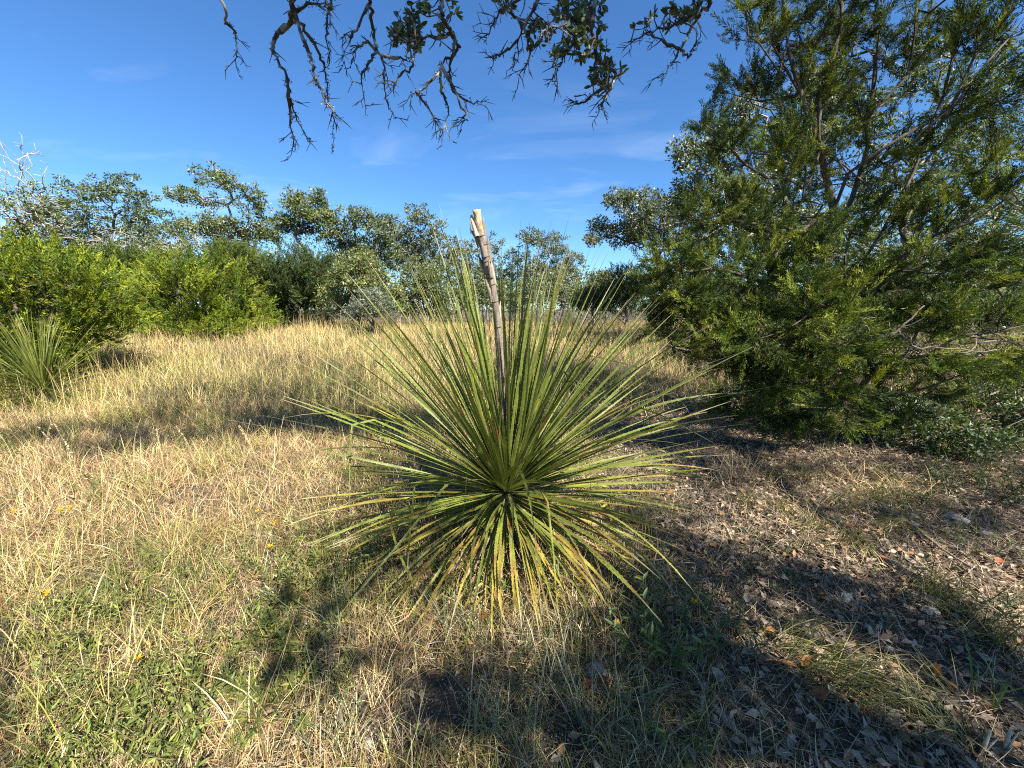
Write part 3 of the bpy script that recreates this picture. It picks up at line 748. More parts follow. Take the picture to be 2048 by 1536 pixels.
#@@OVERHEAD
# ------------------------------------------------------------------ the live oak overhead
def overhead_oak():
    base = np.array([4.9, -3.4, 0.0]); base[2] = float(ground_z(base[0], base[1])) - 0.05
    t = thing("overhanging_oak", base, "live oak over the clearing whose lichened twigs hang down against the sky", "oak tree")
    hshape = 1.0 / math.tan(SUN_EL)
    su = SUN_DIR / SUN_DIR[2]
    def up_to(p, z):  # the point at height z whose shadow falls on p
        p = np.asarray(p); return p + su * (z - p[2])
    shade = [  # pixel ellipses of ground that lies in this tree's shade, and how much
        (620, 785, 130, 65, 170), (440, 830, 170, 55, 130), (180, 880, 150, 28, 60), (540, 730, 80, 22, 40), (40, 790, 60, 40, 34),
        (890, 1430, 110, 80, 13), (1150, 1490, 220, 50, 26), (1300, 1340, 110, 100, 30), (1350, 1180, 110, 110, 36), (620, 1290, 90, 50, 8),
        (1690, 1240, 170, 50, 40), (1860, 1340, 120, 45, 26), (1480, 1480, 220, 60, 44), (1800, 1510, 150, 30, 18), (1980, 1380, 70, 60, 18),
        (1880, 1040, 150, 40, 34), (1420, 920, 110, 50, 26), (1620, 930, 250, 36, 40), (1980, 960, 80, 50, 22), (1560, 1160, 90, 30, 14),
        (1280, 1010, 60, 70, 12), (760, 1120, 60, 30, 6)]
    pts = []
    for px, py, rx, ry, n in shade:
        for _ in range(n):
            a = rng.uniform(0, 6.283); r = math.sqrt(rng.uniform())
            gx, gy = px + rx * r * math.cos(a), py + ry * r * math.sin(a)
            if abs(gy - (1210 + 0.52 * (gx - 1500))) < 55 and 1440 < gx < 2048: continue      # gaps in the crown
            g = on_ground(gx, gy)
            z = rng.uniform(3.9, 6.0)
            q = up_to(g, z)
            if q[1] > 0 and q[2] < CAM_H + 0.80 * q[1] + 0.35: q = up_to(g, CAM_H + 0.80 * q[1] + 1.2)
            pts.append(q)
    for _ in range(215):  # shade on the tall juniper
        g = at_depth(rng.uniform(1330, 2050), rng.uniform(-60, 720), rng.uniform(3.3, 4.6))
        q = up_to(g, g[2] + rng.uniform(1.2, 3.2))
        if q[2] < 3.6: q = up_to(g, 3.6 + rng.uniform(0, 1.5))
        if q[1] > 0 and q[2] < CAM_H + 0.80 * q[1] + 0.3: continue
        pts.append(q)
    for _ in range(240):  # shade on the hanging twigs
        g = at_depth(rng.uniform(440, 1440), rng.uniform(-60, 230), rng.uniform(2.1, 2.5)); pts.append(up_to(g, max(g[2] + 0.9, 3.9) + rng.uniform(0, 1.0)))
    pts = np.array([q for q in pts if not (q[1] > 0 and q[2] < CAM_H + 0.80 * q[1] + 0.3)])
    # skeleton: trunk, then limbs that reach out over the clearing
    tr = catmull([base, base + (-0.1, 0.15, 1.2), base + (-0.3, 0.5, 2.4), base + (-0.6, 0.9, 3.3)], 4)
    init = list(tr); par = [-1] + list(range(len(tr) - 1)); top = len(init) - 1
    def limb(start, pl):
        prev = start; q = catmull([init[start]] + [np.array(p, float) for p in pl], 4)[1:]
        for p in q:
            init.append(p + rng.normal(size=3) * 0.03); par.append(prev); prev = len(init) - 1
        return prev
    limb(top, [(3.0, -1.2, 3.9), (1.7, 0.4, 4.1), (0.9, 1.8, 4.2), (-0.2, 2.5, 4.3), (-1.3, 2.6, 4.2)])
    l1 = len(init) - 1
    limb(top, [(3.6, -1.0, 4.2), (3.2, 0.8, 4.5), (2.4, 2.2, 4.6), (1.4, 2.7, 4.4)])
    limb(top, [(5.0, -1.0, 4.3), (5.8, 0.8, 4.8), (6.4, 1.8, 5.2)])
    limb(top, [(3.2, -3.2, 4.0), (1.8, -2.8, 4.4), (0.8, -2.2, 4.6)])
    limb(top, [(6.0, -2.6, 4.2), (7.0, -1.4, 4.8)])
    init = np.array(init)
    P, pr = grow(init, par, pts, 0.3, 0.35, 0.12, 77)
    sp = Soup(); tips, kids = wood(P, pr, 0.007, 0.42, 0.22, sp, (0.11, 0.095, 0.08), 8, 0.06)
    link("trunk", sp.mesh("overhanging_oak_trunk", base, True), M_BARK, t)
    site = np.where((tips <= 1) & (np.arange(len(P)) >= len(init)))[0]
    per = 32
    c = np.repeat(P[site], per, 0)
    off = rand_dirs(len(c)) * (rng.uniform(0, 1, len(c)) ** 0.55 * 0.23)[:, None]
    V, F = scatter(OAK2_V, OAK2_F, c + off, frames(unit(off + 0.1 * rand_dirs(len(c)))), 0.078 * rng.uniform(0.7, 1.3, len(c)))
    pz = (c + off)
    keep = ~((pz[:, 1] > 0) & (pz[:, 2] < CAM_H + 0.70 * pz[:, 1] + 0.1))
    V = V.reshape(-1, 4, 3)[keep].reshape(-1, 3); F = (OAK2_F[None] + (np.arange(keep.sum()) * 4)[:, None, None]).reshape(-1, 3)
    cc = mixcol(OAK_COLS, keep.sum())
    link("crown", make_mesh("overhanging_oak_crown", V - base, F, np.repeat(cc, 4, 0)), M_OAK, t)

    # the branches that hang into view: pixel polylines with thickness, and leafy places
    LEAF_ME = []
    for k in range(5):
        V = LEAF_V * np.array([1, rng.uniform(0.85, 1.15), 1]); V[:, 2] += rng.uniform(-0.25, 0.1) * V[:, 0] ** 2
        col = mixcol([(0.065, 0.09, 0.030), (0.085, 0.105, 0.040), (0.055, 0.075, 0.028)], 1)[0]
        me = make_mesh("oak_leaf", V, LEAF_F, np.tile(col, (len(V), 1)), True); me.materials.append(M_OAK); LEAF_ME.append(me)
    hang = [
        (2.35, [(445, -60), (447, 20), (462, 55), (472, 80), (474, 134)], .010, [], []),
        (2.30, [(592, -70), (590, 0), (580, 40), (553, 70), (546, 100), (570, 150), (578, 185), (590, 230), (620, 285)], .018,
         [[(580, 35), (610, 60), (640, 110), (652, 150), (655, 195), (668, 240), (664, 305)], [(610, 60), (618, 110), (630, 150), (645, 185), (660, 215)], [(578, 185), (584, 240), (587, 298)], [(592, 20), (625, 8), (650, 10)]], []),
        (2.45, [(735, -60), (738, 0), (745, 45), (752, 95), (765, 120), (770, 190), (790, 235)], .015,
         [[(742, 45), (710, 68), (690, 75), (686, 122)], [(750, 70), (730, 85), (712, 100), (704, 128)], [(752, 95), (740, 125), (722, 155), (730, 228)], [(765, 115), (800, 118), (822, 112)], [(668, -20), (655, 30), (655, 75), (662, 120)], [(640, -30), (655, 12), (662, 40)]], []),
        (2.15, [(885, -60), (883, 0), (888, 40), (908, 70), (914, 100), (890, 125), (870, 155), (840, 185), (820, 187)], .013,
         [[(868, 152), (885, 190), (898, 222), (880, 262)], [(912, 105), (900, 140), (905, 180), (940, 205), (970, 208)], [(840, 182), (855, 215), (878, 245)], [(885, 60), (850, 75), (815, 80), (790, 75)], [(815, 85), (825, 130), (800, 150), (790, 175)], [(905, 180), (930, 225), (918, 250)]],
         [(820, 30, 30, 26, 26), (800, 75, 30, 24, 24), (835, 80, 24, 26, 22), (870, 60, 16, 18, 10), (840, 15, 20, 16, 10), (905, 20, 12, 14, 6)]),
        (2.25, [(1085, -60), (1078, 0), (1055, 40), (1035, 90), (1022, 140)], .014,
         [[(1058, 35), (1030, 30), (1005, 25), (985, 50), (970, 85)], [(1035, 85), (1000, 110), (985, 118)], [(1075, 60), (1060, 110), (1035, 160)], [(1078, 0), (1020, 10), (1000, 20)]],
         [(1015, 10, 24, 14, 12), (1085, 60, 24, 24, 18), (1060, 85, 20, 20, 12)]),
        (2.10, [(1190, -60), (1188, 0), (1185, 50), (1190, 100), (1205, 125), (1230, 150), (1222, 172), (1195, 190), (1150, 195)], .014,
         [[(1188, 30), (1150, 40), (1110, 50), (1085, 70)], [(1190, 100), (1170, 110), (1120, 105), (1105, 130)], [(1195, 185), (1170, 200), (1150, 208)], [(1222, 172), (1205, 205), (1200, 225)], [(1150, 40), (1140, 90), (1120, 130), (1105, 160)]],
         [(1130, 20, 40, 24, 34), (1180, 25, 30, 26, 26), (1150, 70, 36, 30, 50), (1200, 75, 18, 24, 16), (1120, 90, 22, 22, 14), (1205, 140, 24, 26, 30), (1240, 145, 12, 12, 6), (1190, 165, 16, 16, 8), (1165, 110, 22, 14, 10)]),
        (2.40, [(1425, -60), (1420, 0), (1400, 30), (1375, 70), (1360, 105), (1340, 130), (1325, 158)], .014,
         [[(1400, 30), (1350, 50), (1300, 65), (1262, 85)], [(1375, 70), (1380, 110), (1395, 70)], [(1350, 50), (1320, 80), (1290, 60)]],
         [(1320, 15, 34, 18, 20), (1370, 20, 34, 20, 24), (1340, 45, 30, 16, 12), (1290, 40, 20, 14, 8), (1400, 15, 22, 16, 10)]),
    ]
    n_leaf = 0
    for Yh, main, r0, subs, leafy in hang:
        s2 = Soup()
        # a real length of limb above the frame that carries the branch
        p0 = at_depth(main[0][0], main[0][1], Yh)
        j = int(np.argmin(np.linalg.norm(init[12:] - (p0 + np.array([0, 0, 0.5])), axis=1))) + 12
        a = init[j]
        q = catmull([a, a * 0.45 + p0 * 0.55 + np.array([0.05, 0, 0.1])] + [at_depth(x, y, Yh + 0.12 * math.sin(i * 1.3 + Yh * 7)) for i, (x, y) in enumerate(main)], 5)
        q[6:] += rng.normal(size=q[6:].shape) * 0.006
        rr = np.linspace(r0 * 1.1, 0.0018, len(q)) * (1 + 0.15 * rng.normal(size=len(q)))
        lines = [(q, rr)]
        for sb in subs:
            shf = 0.2 * rng.normal()
            dd = np.array([at_depth(x, y, Yh + 0.05 * math.sin(x * 0.05) + shf * i / len(sb)) for i, (x, y) in enumerate(sb)])
            k = int(np.argmin(np.linalg.norm(q - dd[0], axis=1)))
            if np.linalg.norm(q[k] - dd[0]) < 0.12: dd[0] = q[k]
            dd = catmull(dd, 5); dd[2:] += rng.normal(size=dd[2:].shape) * 0.005
            lines.append((dd, np.linspace(min(r0 * 0.6, 0.009), 0.0014, len(dd)) * (1 + 0.15 * rng.normal(size=len(dd)))))
        col = np.array([0.060, 0.050, 0.042])  # bark darkened so the shade on these branches is in their colour
        for (pp, r) in lines:
            V, F = tube(pp, np.maximum(r, 0.0016), 7, 0.16); s2.add(V, F, col * rng.uniform(0.85, 1.2))
            vis = pp[pp[:, 2] < CAM_H + 0.70 * pp[:, 1]]
            if len(vis) < 3: continue
            m = int(len(vis) * 0.32)
            for _ in range(m):     # short side twigs, some forked
                k = rng.integers(0, len(vis) - 1); a = vis[k]; d = unit(vis[k + 1] - vis[k] + 0.9 * rand_dirs(1)[0] * np.linalg.norm(vis[k + 1] - vis[k]))
                ln = rng.uniform(0.02, 0.13) * rng.uniform(0.4, 1); b = a + (d * 0.7 + rand_dirs(1)[0] * 0.5 + np.array([0, 0, -0.1])) * ln
                V, F = tube([a, (a + b) / 2 + rng.normal(size=3) * 0.004, b], [0.0032, 0.0025, 0.0014], 4); s2.add(V, F, col)
                if rng.uniform() < 0.5:
                    c2 = (a + b) / 2; e = c2 + rand_dirs(1)[0] * ln * 0.5
                    V, F = tube([c2, e], [0.0022, 0.0012], 3); s2.add(V, F, col)
            for _ in range(4 if len(vis) > 6 else 1):    # forked ends
                k = rng.integers(int(len(vis) * 0.6), len(vis)); a = vis[k]; T = unit(vis[-1] - vis[len(vis) // 2])
                d = unit(T + 0.9 * rand_dirs(1)[0]); ln = rng.uniform(0.03, 0.10)
                b = a + d * ln; mid = (a + b) / 2 + rng.normal(size=3) * 0.006
                V, F = tube([a, mid, b], [0.0024, 0.0019, 0.0011], 4); s2.add(V, F, col)
                for _ in range(3):
                    c2 = a + (b - a) * rng.uniform(0.3, 1); e = c2 + unit(d + 0.9 * rand_dirs(1)[0]) * rng.uniform(0.02, 0.06)
                    V, F = tube([c2, e], [0.0022, 0.0012], 3); s2.add(V, F, col)
            m = int(len(vis) * 9 if r0 > 0.015 else len(vis) * 3)    # lichen flakes
            k = rng.integers(0, len(vis), m); rk = np.interp(k, np.arange(len(pp)), r) if len(vis) == len(pp) else np.full(m, r.mean())
            dirs = rand_dirs(m)
            V, F = scatter(OAK2_V * np.array([1, 1.6, 1]), OAK2_F, vis[k] + rng.normal(size=(m, 3)) * 0.004 + dirs * 0.004, frames(dirs), rng.uniform(0.004, 0.012, m))
            s2.add(V, F, np.repeat(mixcol([(0.10, 0.10, 0.075), (0.17, 0.17, 0.13), (0.07, 0.065, 0.05)], m), 4, 0))
        # leaf-bearing twiglets
        spots = []
        allp = np.vstack([pp for pp, _ in lines])
        for (x, y, rx, ry, nl) in leafy:
            for _ in range(max(3, nl // 2)):
                an = rng.uniform(0, 6.28); ra = math.sqrt(rng.uniform())
                c2 = at_depth(x + rx * ra * math.cos(an), y + ry * ra * math.sin(an), Yh + rng.uniform(-0.15, 0.15))
                k = int(np.argmin(np.linalg.norm(allp - c2, axis=1))); a = allp[k]
                V, F = tube([a, (a + c2) / 2 + rng.normal(size=3) * 0.01, c2], [0.0035, 0.003, 0.0018], 4); s2.add(V, F, col)
                for _ in range(6): spots.append((c2 + (a - c2) * rng.uniform(0, 0.4), c2 - a))
        hb = link("hanging_branch", s2.mesh("hanging_branch", base, False), M_BARK, t)
        rest = []
        for c2, ax in spots:
            if n_leaf >= 295 or rng.uniform() > 0.5: rest.append((c2, ax)); continue
            o = link("leaf", LEAF_ME[rng.integers(0, 5)], None, hb); n_leaf += 1
            d = unit(unit(ax) + 1.1 * rand_dirs(1)[0])
            R = frames(d[None])[0]; s = rng.uniform(0.026, 0.043)
            o.matrix_local = Matrix.Translation(Vector(c2 - base)) @ Matrix(R.tolist()).to_4x4() @ Matrix.Scale(s, 4)
        if rest:
            c = np.array([a for a, _ in rest]); d = unit(unit(np.array([b for _, b in rest])) + 1.1 * rand_dirs(len(rest)))
            V, F = scatter(LEAF_V, LEAF_F, c - base, frames(d), rng.uniform(0.026, 0.043, len(c)))
            o = link("foliage", make_mesh("hanging_foliage", V, F, np.repeat(mixcol([(0.065, 0.09, 0.030), (0.085, 0.105, 0.040)], len(c)), len(LEAF_V), 0)), M_OAK, hb); o["kind"] = "stuff"
overhead_oak()

#@@SOTOL
# ------------------------------------------------------------------ sotol plants
SOT_Y = 2.15
def leaf_curve(el, droop, length, n=15):
    """a curve in the (r, z) plane that starts at elevation el and bends down along its way"""
    s = np.linspace(0, 1, n)
    ang = el - droop * s ** 1.6
    dr = np.cos(ang); dz = np.sin(ang)
    ds = length / (n - 1)
    r = np.concatenate([[0], np.cumsum((dr[1:] + dr[:-1]) * 0.5 * ds)]); z = np.concatenate([[0], np.cumsum((dz[1:] + dz[:-1]) * 0.5 * ds)])
    return s, r, z

def sotol_leaf_mesh(el, phi, length, width, droop, age, start_r, start_z, floor, twist, side, kink=None):
    n = 15
    s, r, z = leaf_curve(el, droop, length, n)
    if kink is not None:                                           # a broken leaf folds over at one place
        k, da = kink
        ang = el - droop * s ** 1.6 - da * sstep(k, k + 0.12, s); ds = length / (n - 1)
        r = np.concatenate([[0], np.cumsum(np.cos(ang[1:]) * ds)]); z = np.concatenate([[0], np.cumsum(np.sin(ang[1:]) * ds)])
    r = r + start_r; z = z + start_z
    lat = side * s ** 2 * length                                   # sideways sweep
    P = np.stack([r, lat, z], -1)
    if floor is not None:
        lo = floor + 0.03 + 0.05 * s
        P[:, 2] = np.maximum(P[:, 2], lo * (s > 0.25) + P[:, 2] * (s <= 0.25))
    T = unit(np.gradient(P, axis=0))
    S0 = np.tile(np.array([0, 1.0, 0]), (n, 1)); S0 = unit(S0 - T * (S0 * T).sum(1, keepdims=True))
    N0 = np.cross(T, S0)                                           # upper face
    tw = twist * s
    S = S0 * np.cos(tw)[:, None] + N0 * np.sin(tw)[:, None]; N = np.cross(T, S)
    w = width * np.interp(s, [0, 0.05, 0.2, 0.55, 0.85, 1.0], [1.5, 1.15, 1.0, 0.85, 0.45, 0.05]) * 0.5
    Vl = P + S * w[:, None] + N * (w * 0.28)[:, None]; Vr = P - S * w[:, None] + N * (w * 0.28)[:, None]
    V = np.empty((n * 3, 3)); V[0::3] = Vl; V[1::3] = P; V[2::3] = Vr
    i = np.arange(n - 1) * 3
    F = np.vstack([np.stack([i, i + 1, i + 4], -1), np.stack([i, i + 4, i + 3], -1), np.stack([i + 1, i + 2, i + 5], -1), np.stack([i + 1, i + 5, i + 4], -1)])
    # colour along the blade: pale foot, green, then the yellow and brown of old tips
    g = np.array([0.115, 0.150, 0.022]) * rng.uniform(0.75, 1.3)
    g = g * (1 - 0.35 * age) + np.array([0.20, 0.175, 0.025]) * 0.35 * age
    C = np.tile(g, (n, 1))
    pale = np.array([0.24, 0.25, 0.12]); yel = np.array([0.33, 0.25, 0.035]); bro = np.array([0.20, 0.075, 0.022]); dry = np.array([0.36, 0.29, 0.18])
    f = np.clip(1 - s / 0.10, 0, 1)[:, None]; C = C * (1 - f) + pale * f
    ya = np.clip((s - (1.02 - 0.85 * age)) / 0.35, 0, 1)[:, None]; C = C * (1 - ya) + yel * ya
    sp = (rng.uniform(size=n) < 0.42 * age)[:, None] * rng.uniform(0.3, 0.9, (n, 1)) * (s > 0.2)[:, None]; C = C * (1 - sp) + bro * sp
    tp = np.clip((s - (0.9 - 0.12 * age)) / 0.1, 0, 1)[:, None]; C = C * (1 - tp) + dry * tp
    Cv = np.repeat(C, 3, 0)
    edge = np.zeros(n * 3); edge[0::3] = edge[2::3] = 0.25
    Cv = Cv * (1 - edge[:, None]) + np.array([0.26, 0.24, 0.09]) * edge[:, None]
    # hooked teeth along both margins
    m = 34
    st = np.linspace(0.03, 0.86, m)
    def at(A): return np.stack([np.interp(st, s, A[:, q]) for q in range(3)], -1)
    tv = []; tf = []; k = len(V)
    for E, sg in ((Vl, 1), (Vr, -1)):
        e = at(E); tt = at(T); ss = at(S) * sg
        h = 0.0030 + 0.0008 * rng.uniform(size=(m, 1))
        a = e - tt * 0.0035; b = e + tt * 0.0035; c = e + ss * h + tt * 0.0035
        tv.append(np.stack([a, b, c], 1).reshape(-1, 3)); q = k + np.arange(m) * 3; tf.append(np.stack([q, q + 1, q + 2], -1)); k += 3 * m
    V = np.vstack([V] + tv); F = np.vstack([F] + tf)
    Cv = np.vstack([Cv, np.tile(np.array([0.22, 0.20, 0.07]), (2 * 3 * m, 1))])
    c, sn = math.cos(phi), math.sin(phi)
    Rz = np.array([[c, -sn, 0], [sn, c, 0], [0, 0, 1]])
    return V @ Rz.T, F, Cv

def sotol():
    base = at_depth(1014, 1080, SOT_Y); base[2] = float(ground_z(base[0], base[1]))
    t = thing("sotol_plant", base, "large spiky sotol with a dry broken flower stalk in the middle of the clearing", "sotol")
    core = 0.30
    # short stem under the leaves
    sp = Soup()
    V, F = tube(np.array([[0, 0, -0.06], [0.01, 0, 0.06], [0, 0.01, 0.18], [0, 0, 0.30], [0, 0, 0.40]]), [0.075, 0.085, 0.095, 0.085, 0.03], 12, 0.10)
    sp.add(V, F, (0.19, 0.15, 0.10))
    for k in range(90):    # stubs of old leaf bases
        a = rng.uniform(0, 6.28); z = rng.uniform(0.0, 0.26); p = np.array([0.085 * math.cos(a), 0.085 * math.sin(a), z])
        q = p + np.array([math.cos(a) * 0.05, math.sin(a) * 0.05, rng.uniform(-0.02, 0.04)])
        V, F = tube([p, (p + q) / 2, q], [0.012, 0.010, 0.004], 4); sp.add(V, F, np.array([0.26, 0.20, 0.12]) * rng.uniform(0.6, 1.2))
    link("trunk", sp.mesh("sotol_trunk"), M_WOOD, t)
    N = 540; leaves = []
    mass = Soup()
    order = rng.permutation(N)
    for i in range(N):
        u = (i + 0.5) / N                                          # 0 innermost, 1 lowest
        el = math.radians(87 - 109 * u ** 0.88) + rng.normal() * 0.06
        phi = i * 2.39996 + rng.normal() * 0.10
        low = float(sstep(0.55, 1.0, u))
        length = rng.uniform(1.22, 1.52) * float(np.interp(u, [0, 0.35, 0.6, 0.8, 1], [1.02, 0.97, 0.86, 0.80, 0.68]))
        length *= 1 + rng.normal() * 0.14 * low
        front = max(0.0, -math.sin(phi)); length *= 1 - 0.24 * front * float(sstep(0.4, 0.8, u))
        droop = 0.04 + 0.18 * u + 0.34 * low + abs(rng.normal()) * (0.06 + 0.12 * u)
        if rng.uniform() < 0.14 * (u > 0.3): droop += rng.uniform(0.3, 0.9)      # a few buckle over
        age = float(np.clip(0.06 + 0.80 * sstep(0.45, 0.95, u) + rng.normal() * (0.14 + 0.14 * u), 0, 1))
        V, F, C = sotol_leaf_mesh(el, phi, length, rng.uniform(0.0125, 0.0185), droop, age, 0.03 + 0.05 * u, core + 0.10 * (1 - u) - 0.10 * low,
                                  0.0, rng.normal() * 1.2, rng.normal() * (0.07 + 0.09 * u),
                                  (rng.uniform(0.25, 0.7), rng.uniform(0.7, 2.2)) if (rng.uniform() < 0.07 and u > 0.12) else None)
        if order[i] < 298 or u < 0.12:
            if len(leaves) < 299:
                me = make_mesh("sotol_leaf", V, F, C, True); leaves.append((me, u)); link("leaf", me, M_SOT, t); continue
        mass.add(V, F, C)
    lm = link("leaf_mass", mass.mesh("sotol_leaf_mass", smooth=True), M_SOT, t); lm["kind"] = "stuff"
    # dead skirt
    for i in range(150):
        el = rng.uniform(-0.85, -0.1); phi = rng.uniform(0, 6.283)
        V, F, C = sotol_leaf_mesh(el, phi, rng.uniform(0.45, 0.95), rng.uniform(0.012, 0.02), rng.uniform(0.1, 0.6), 0.5, 0.06, rng.uniform(0.06, 0.22), -0.01, rng.normal() * 2.0, rng.normal() * 0.12)
        C = np.tile(np.array([0.27, 0.19, 0.11]) * rng.uniform(0.6, 1.25), (len(V), 1))
        link("dead_leaf", make_mesh("sotol_dead_leaf", V, F, C, True), M_LIT, t)
    # broken flower stalk, leaning, with bracts and a split top
    pl = [(1012, 960), (1006, 800), (1000, 690), (988, 590), (976, 540), (966, 490), (958, 455), (953, 419)]
    q = np.array([at_depth(x, y, SOT_Y + 0.02) for x, y in pl]) - base
    q = np.array([at_depth(x, y, SOT_Y + 0.02 - 0.020 * i) for i, (x, y) in enumerate(pl)]) - base
    q = catmull(q, 6)
    rr = np.interp(np.linspace(0, 1, len(q)), [0, 0.3, 0.55, 0.8, 0.92, 1], [0.019, 0.018, 0.019, 0.021, 0.019, 0.021])
    s2 = Soup(); V, F = tube(q, rr, 12, 0.05, cap=False)
    hgt = np.repeat(np.linspace(0, 1, len(q)), 12)
    c0 = np.array([0.19, 0.155, 0.12]); c1 = np.array([0.50, 0.36, 0.21])
    f = sstep(0.80, 0.93, hgt + 0.03 * rng.normal(size=len(hgt)))[:, None]
    C = (c0 * (1 - f) + c1 * f) * rng.uniform(0.75, 1.2, (len(V), 1))
    n = len(V); V = np.vstack([V, q[-1] - (0, 0, 0.004)]); C = np.vstack([C, [0.36, 0.24, 0.13]])
    b = (len(q) - 1) * 12
    F = np.vstack([F, [[b + k, b + (k + 1) % 12, n] for k in range(12)]])
    s2.add(V, F, C)
    st = link("flower_stalk", s2.mesh("flower_stalk", smooth=True), M_WOOD, t)
    def piece(name, pts, r, colour):
        x = Soup(); V, F = tube(np.array(pts), r, 8, 0.06); x.add(V, F, np.asarray(colour)); link(name, x.mesh(name, smooth=True), M_WOOD, st)
    top = q[-1]; m = q[-8]
    piece("splinter", [m + (-0.012, -0.010, -0.03), m + (-0.028, -0.012, 0.02), m + (-0.040, -0.010, 0.07)], [0.014, 0.010, 0.006], (0.46, 0.36, 0.26))
    piece("splinter", [m + (-0.040, -0.012, 0.066), m + (-0.044, -0.012, 0.03), m + (-0.043, -0.014, -0.02)], [0.004, 0.004, 0.002], (0.25, 0.2, 0.16))
    for k, (idx, az, ln) in enumerate([(-10, 0.4, 0.09), (-13, 3.0, 0.08), (-17, 0.2, 0.13), (-20, 2.6, 0.10), (-23, 0.7, 0.15), (-26, 3.6, 0.12), (-16, 4.6, 0.07), (-21, 5.2, 0.09), (-29, 1.0, 0.14)]):
        p = q[idx]; r = rr[idx]; tdir = unit(q[idx + 1] - q[idx - 1]); out = np.array([math.cos(az), math.sin(az), 0])
        piece("bract", [p + out * r * 0.9, p + out * (r + 0.006) + tdir * ln * 0.5, p + out * (r + 0.012 + 0.02 * rng.uniform()) + tdir * ln], [0.014, 0.011, 0.002], np.array([0.24, 0.19, 0.15]) * rng.uniform(0.7, 1.3))
        # ring scar where the bract leaves the stalk
        ang = np.linspace(0, 2 * np.pi, 13); u1 = unit(np.cross(tdir, [0, 1, 0.1])); u2 = np.cross(tdir, u1)
        ring = p + (np.cos(ang)[:, None] * u1 + np.sin(ang)[:, None] * u2) * (r * 1.03)
        x = Soup(); V, F = tube(ring, np.full(13, 0.0028), 4, cap=False); x.add(V, F, (0.07, 0.055, 0.045)); link("scar", x.mesh("scar"), M_WOOD, st)

    # the smaller-looking second plant: leaves shared with the first
    b2 = on_ground(95, 815)
    t2 = thing("sotol_plant", b2, "sotol without a flower stalk at the foot of the yellow green juniper", "sotol")
    t2.rotation_euler = (0, 0, 2.1)
    t2.scale = (0.74, 0.74, 0.74)
    sp = Soup(); V, F = tube(np.array([[0, 0, -0.06], [0, 0, 0.1], [0, 0, 0.36]]), [0.09, 0.09, 0.04], 9, 0.1); sp.add(V, F, (0.19, 0.15, 0.1))
    link("trunk", sp.mesh("sotol_trunk"), M_WOOD, t2)
    for me, u in leaves:
        if u < 0.80: link("leaf", me, None, t2)
sotol()

#@@GRASS
# ------------------------------------------------------------------ grass
def blades(P, az, lean, length, width, curl, cols, seg=3):
    """bent tapering blades as one mesh; every argument is an array"""
    n = len(P)
    s = np.linspace(0, 1, seg + 1)
    ang = lean[:, None] + curl[:, None] * s[None] ** 1.3           # angle from the vertical
    ds = (length / seg)[:, None]
    dr = np.sin(ang) * ds; dz = np.cos(ang) * ds
    r = np.concatenate([np.zeros((n, 1)), np.cumsum((dr[:, 1:] + dr[:, :-1]) / 2, 1)], 1)
    z = np.concatenate([np.zeros((n, 1)), np.cumsum((dz[:, 1:] + dz[:, :-1]) / 2, 1)], 1)
    z = np.maximum(z, 0.006 + 0.0 * z)
    z[:, 0] = -0.01
    ca, sa = np.cos(az)[:, None], np.sin(az)[:, None]
    C = np.stack([P[:, None, 0] + r * ca, P[:, None, 1] + r * sa, P[:, None, 2] + z], -1)
    tw = rng.uniform(-1.2, 1.2, n)
    side = np.stack([-np.sin(az + tw), np.cos(az + tw), 0.25 * np.sin(tw * 2)], -1)[:, None]
    w = width[:, None] * np.array([0.8, 1.0, 0.75, 0.0])[np.linspace(0, 3, seg + 1).round().astype(int)][None]
    Lf = C + side * w[..., None] / 2; Rt = C - side * w[..., None] / 2
    k = 2 * seg + 1
    V = np.empty((n, k, 3))
    for i in range(seg): V[:, 2 * i] = Lf[:, i]; V[:, 2 * i + 1] = Rt[:, i]
    V[:, -1] = C[:, -1]
    T = []
    for i in range(seg - 1): a = 2 * i; T += [[a, a + 1, a + 3], [a, a + 3, a + 2]]
    a = 2 * (seg - 1); T += [[a, a + 1, a + 2]]
    F = (np.array(T)[None] + (np.arange(n) * k)[:, None, None]).reshape(-1, 3)
    grad = np.ones((n, k, 1))
    return V.reshape(-1, 3), F, (np.repeat(cols[:, None], k, 1) * grad).reshape(-1, 3)

STRAW = np.array([(0.60, 0.45, 0.20), (0.64, 0.51, 0.26), (0.52, 0.34, 0.15), (0.44, 0.27, 0.13), (0.68, 0.56, 0.31)])
GREEN = np.array([(0.25, 0.26, 0.05), (0.18, 0.21, 0.045), (0.34, 0.32, 0.07), (0.12, 0.16, 0.045)])
GREY = np.array([(0.38, 0.30, 0.21), (0.30, 0.23, 0.16), (0.46, 0.37, 0.26), (0.34, 0.22, 0.13)])
GOLD = np.array([(0.56, 0.43, 0.17), (0.60, 0.48, 0.22), (0.50, 0.36, 0.15), (0.46, 0.30, 0.15), (0.50, 0.44, 0.17)])

SOIL_SPOTS = []
for (px, py, r) in [(870, 1425, 0.17), (650, 1330, 0.10), (1130, 1500, 0.10), (740, 1500, .06)]:
    g = on_ground(px, py); SOIL_SPOTS.append((g[0], g[1], r))

def pick(cols, n): return cols[rng.integers(0, len(cols), n)] * rng.uniform(0.45, 1.30, (n, 1))

def dryside(x, y):
    """0 on the sunny grassy side, 1 on the littered side under the trees"""
    e = x - (0.55 + 0.05 * y) + 0.7 * (fbm(x * 0.9, y * 0.9, 5) - 0.5)
    return sstep(-0.35, 0.55, e) * (1 - sstep(5.2, 6.8, y + 0.4 * (fbm(x, y, 8) - 0.5)))

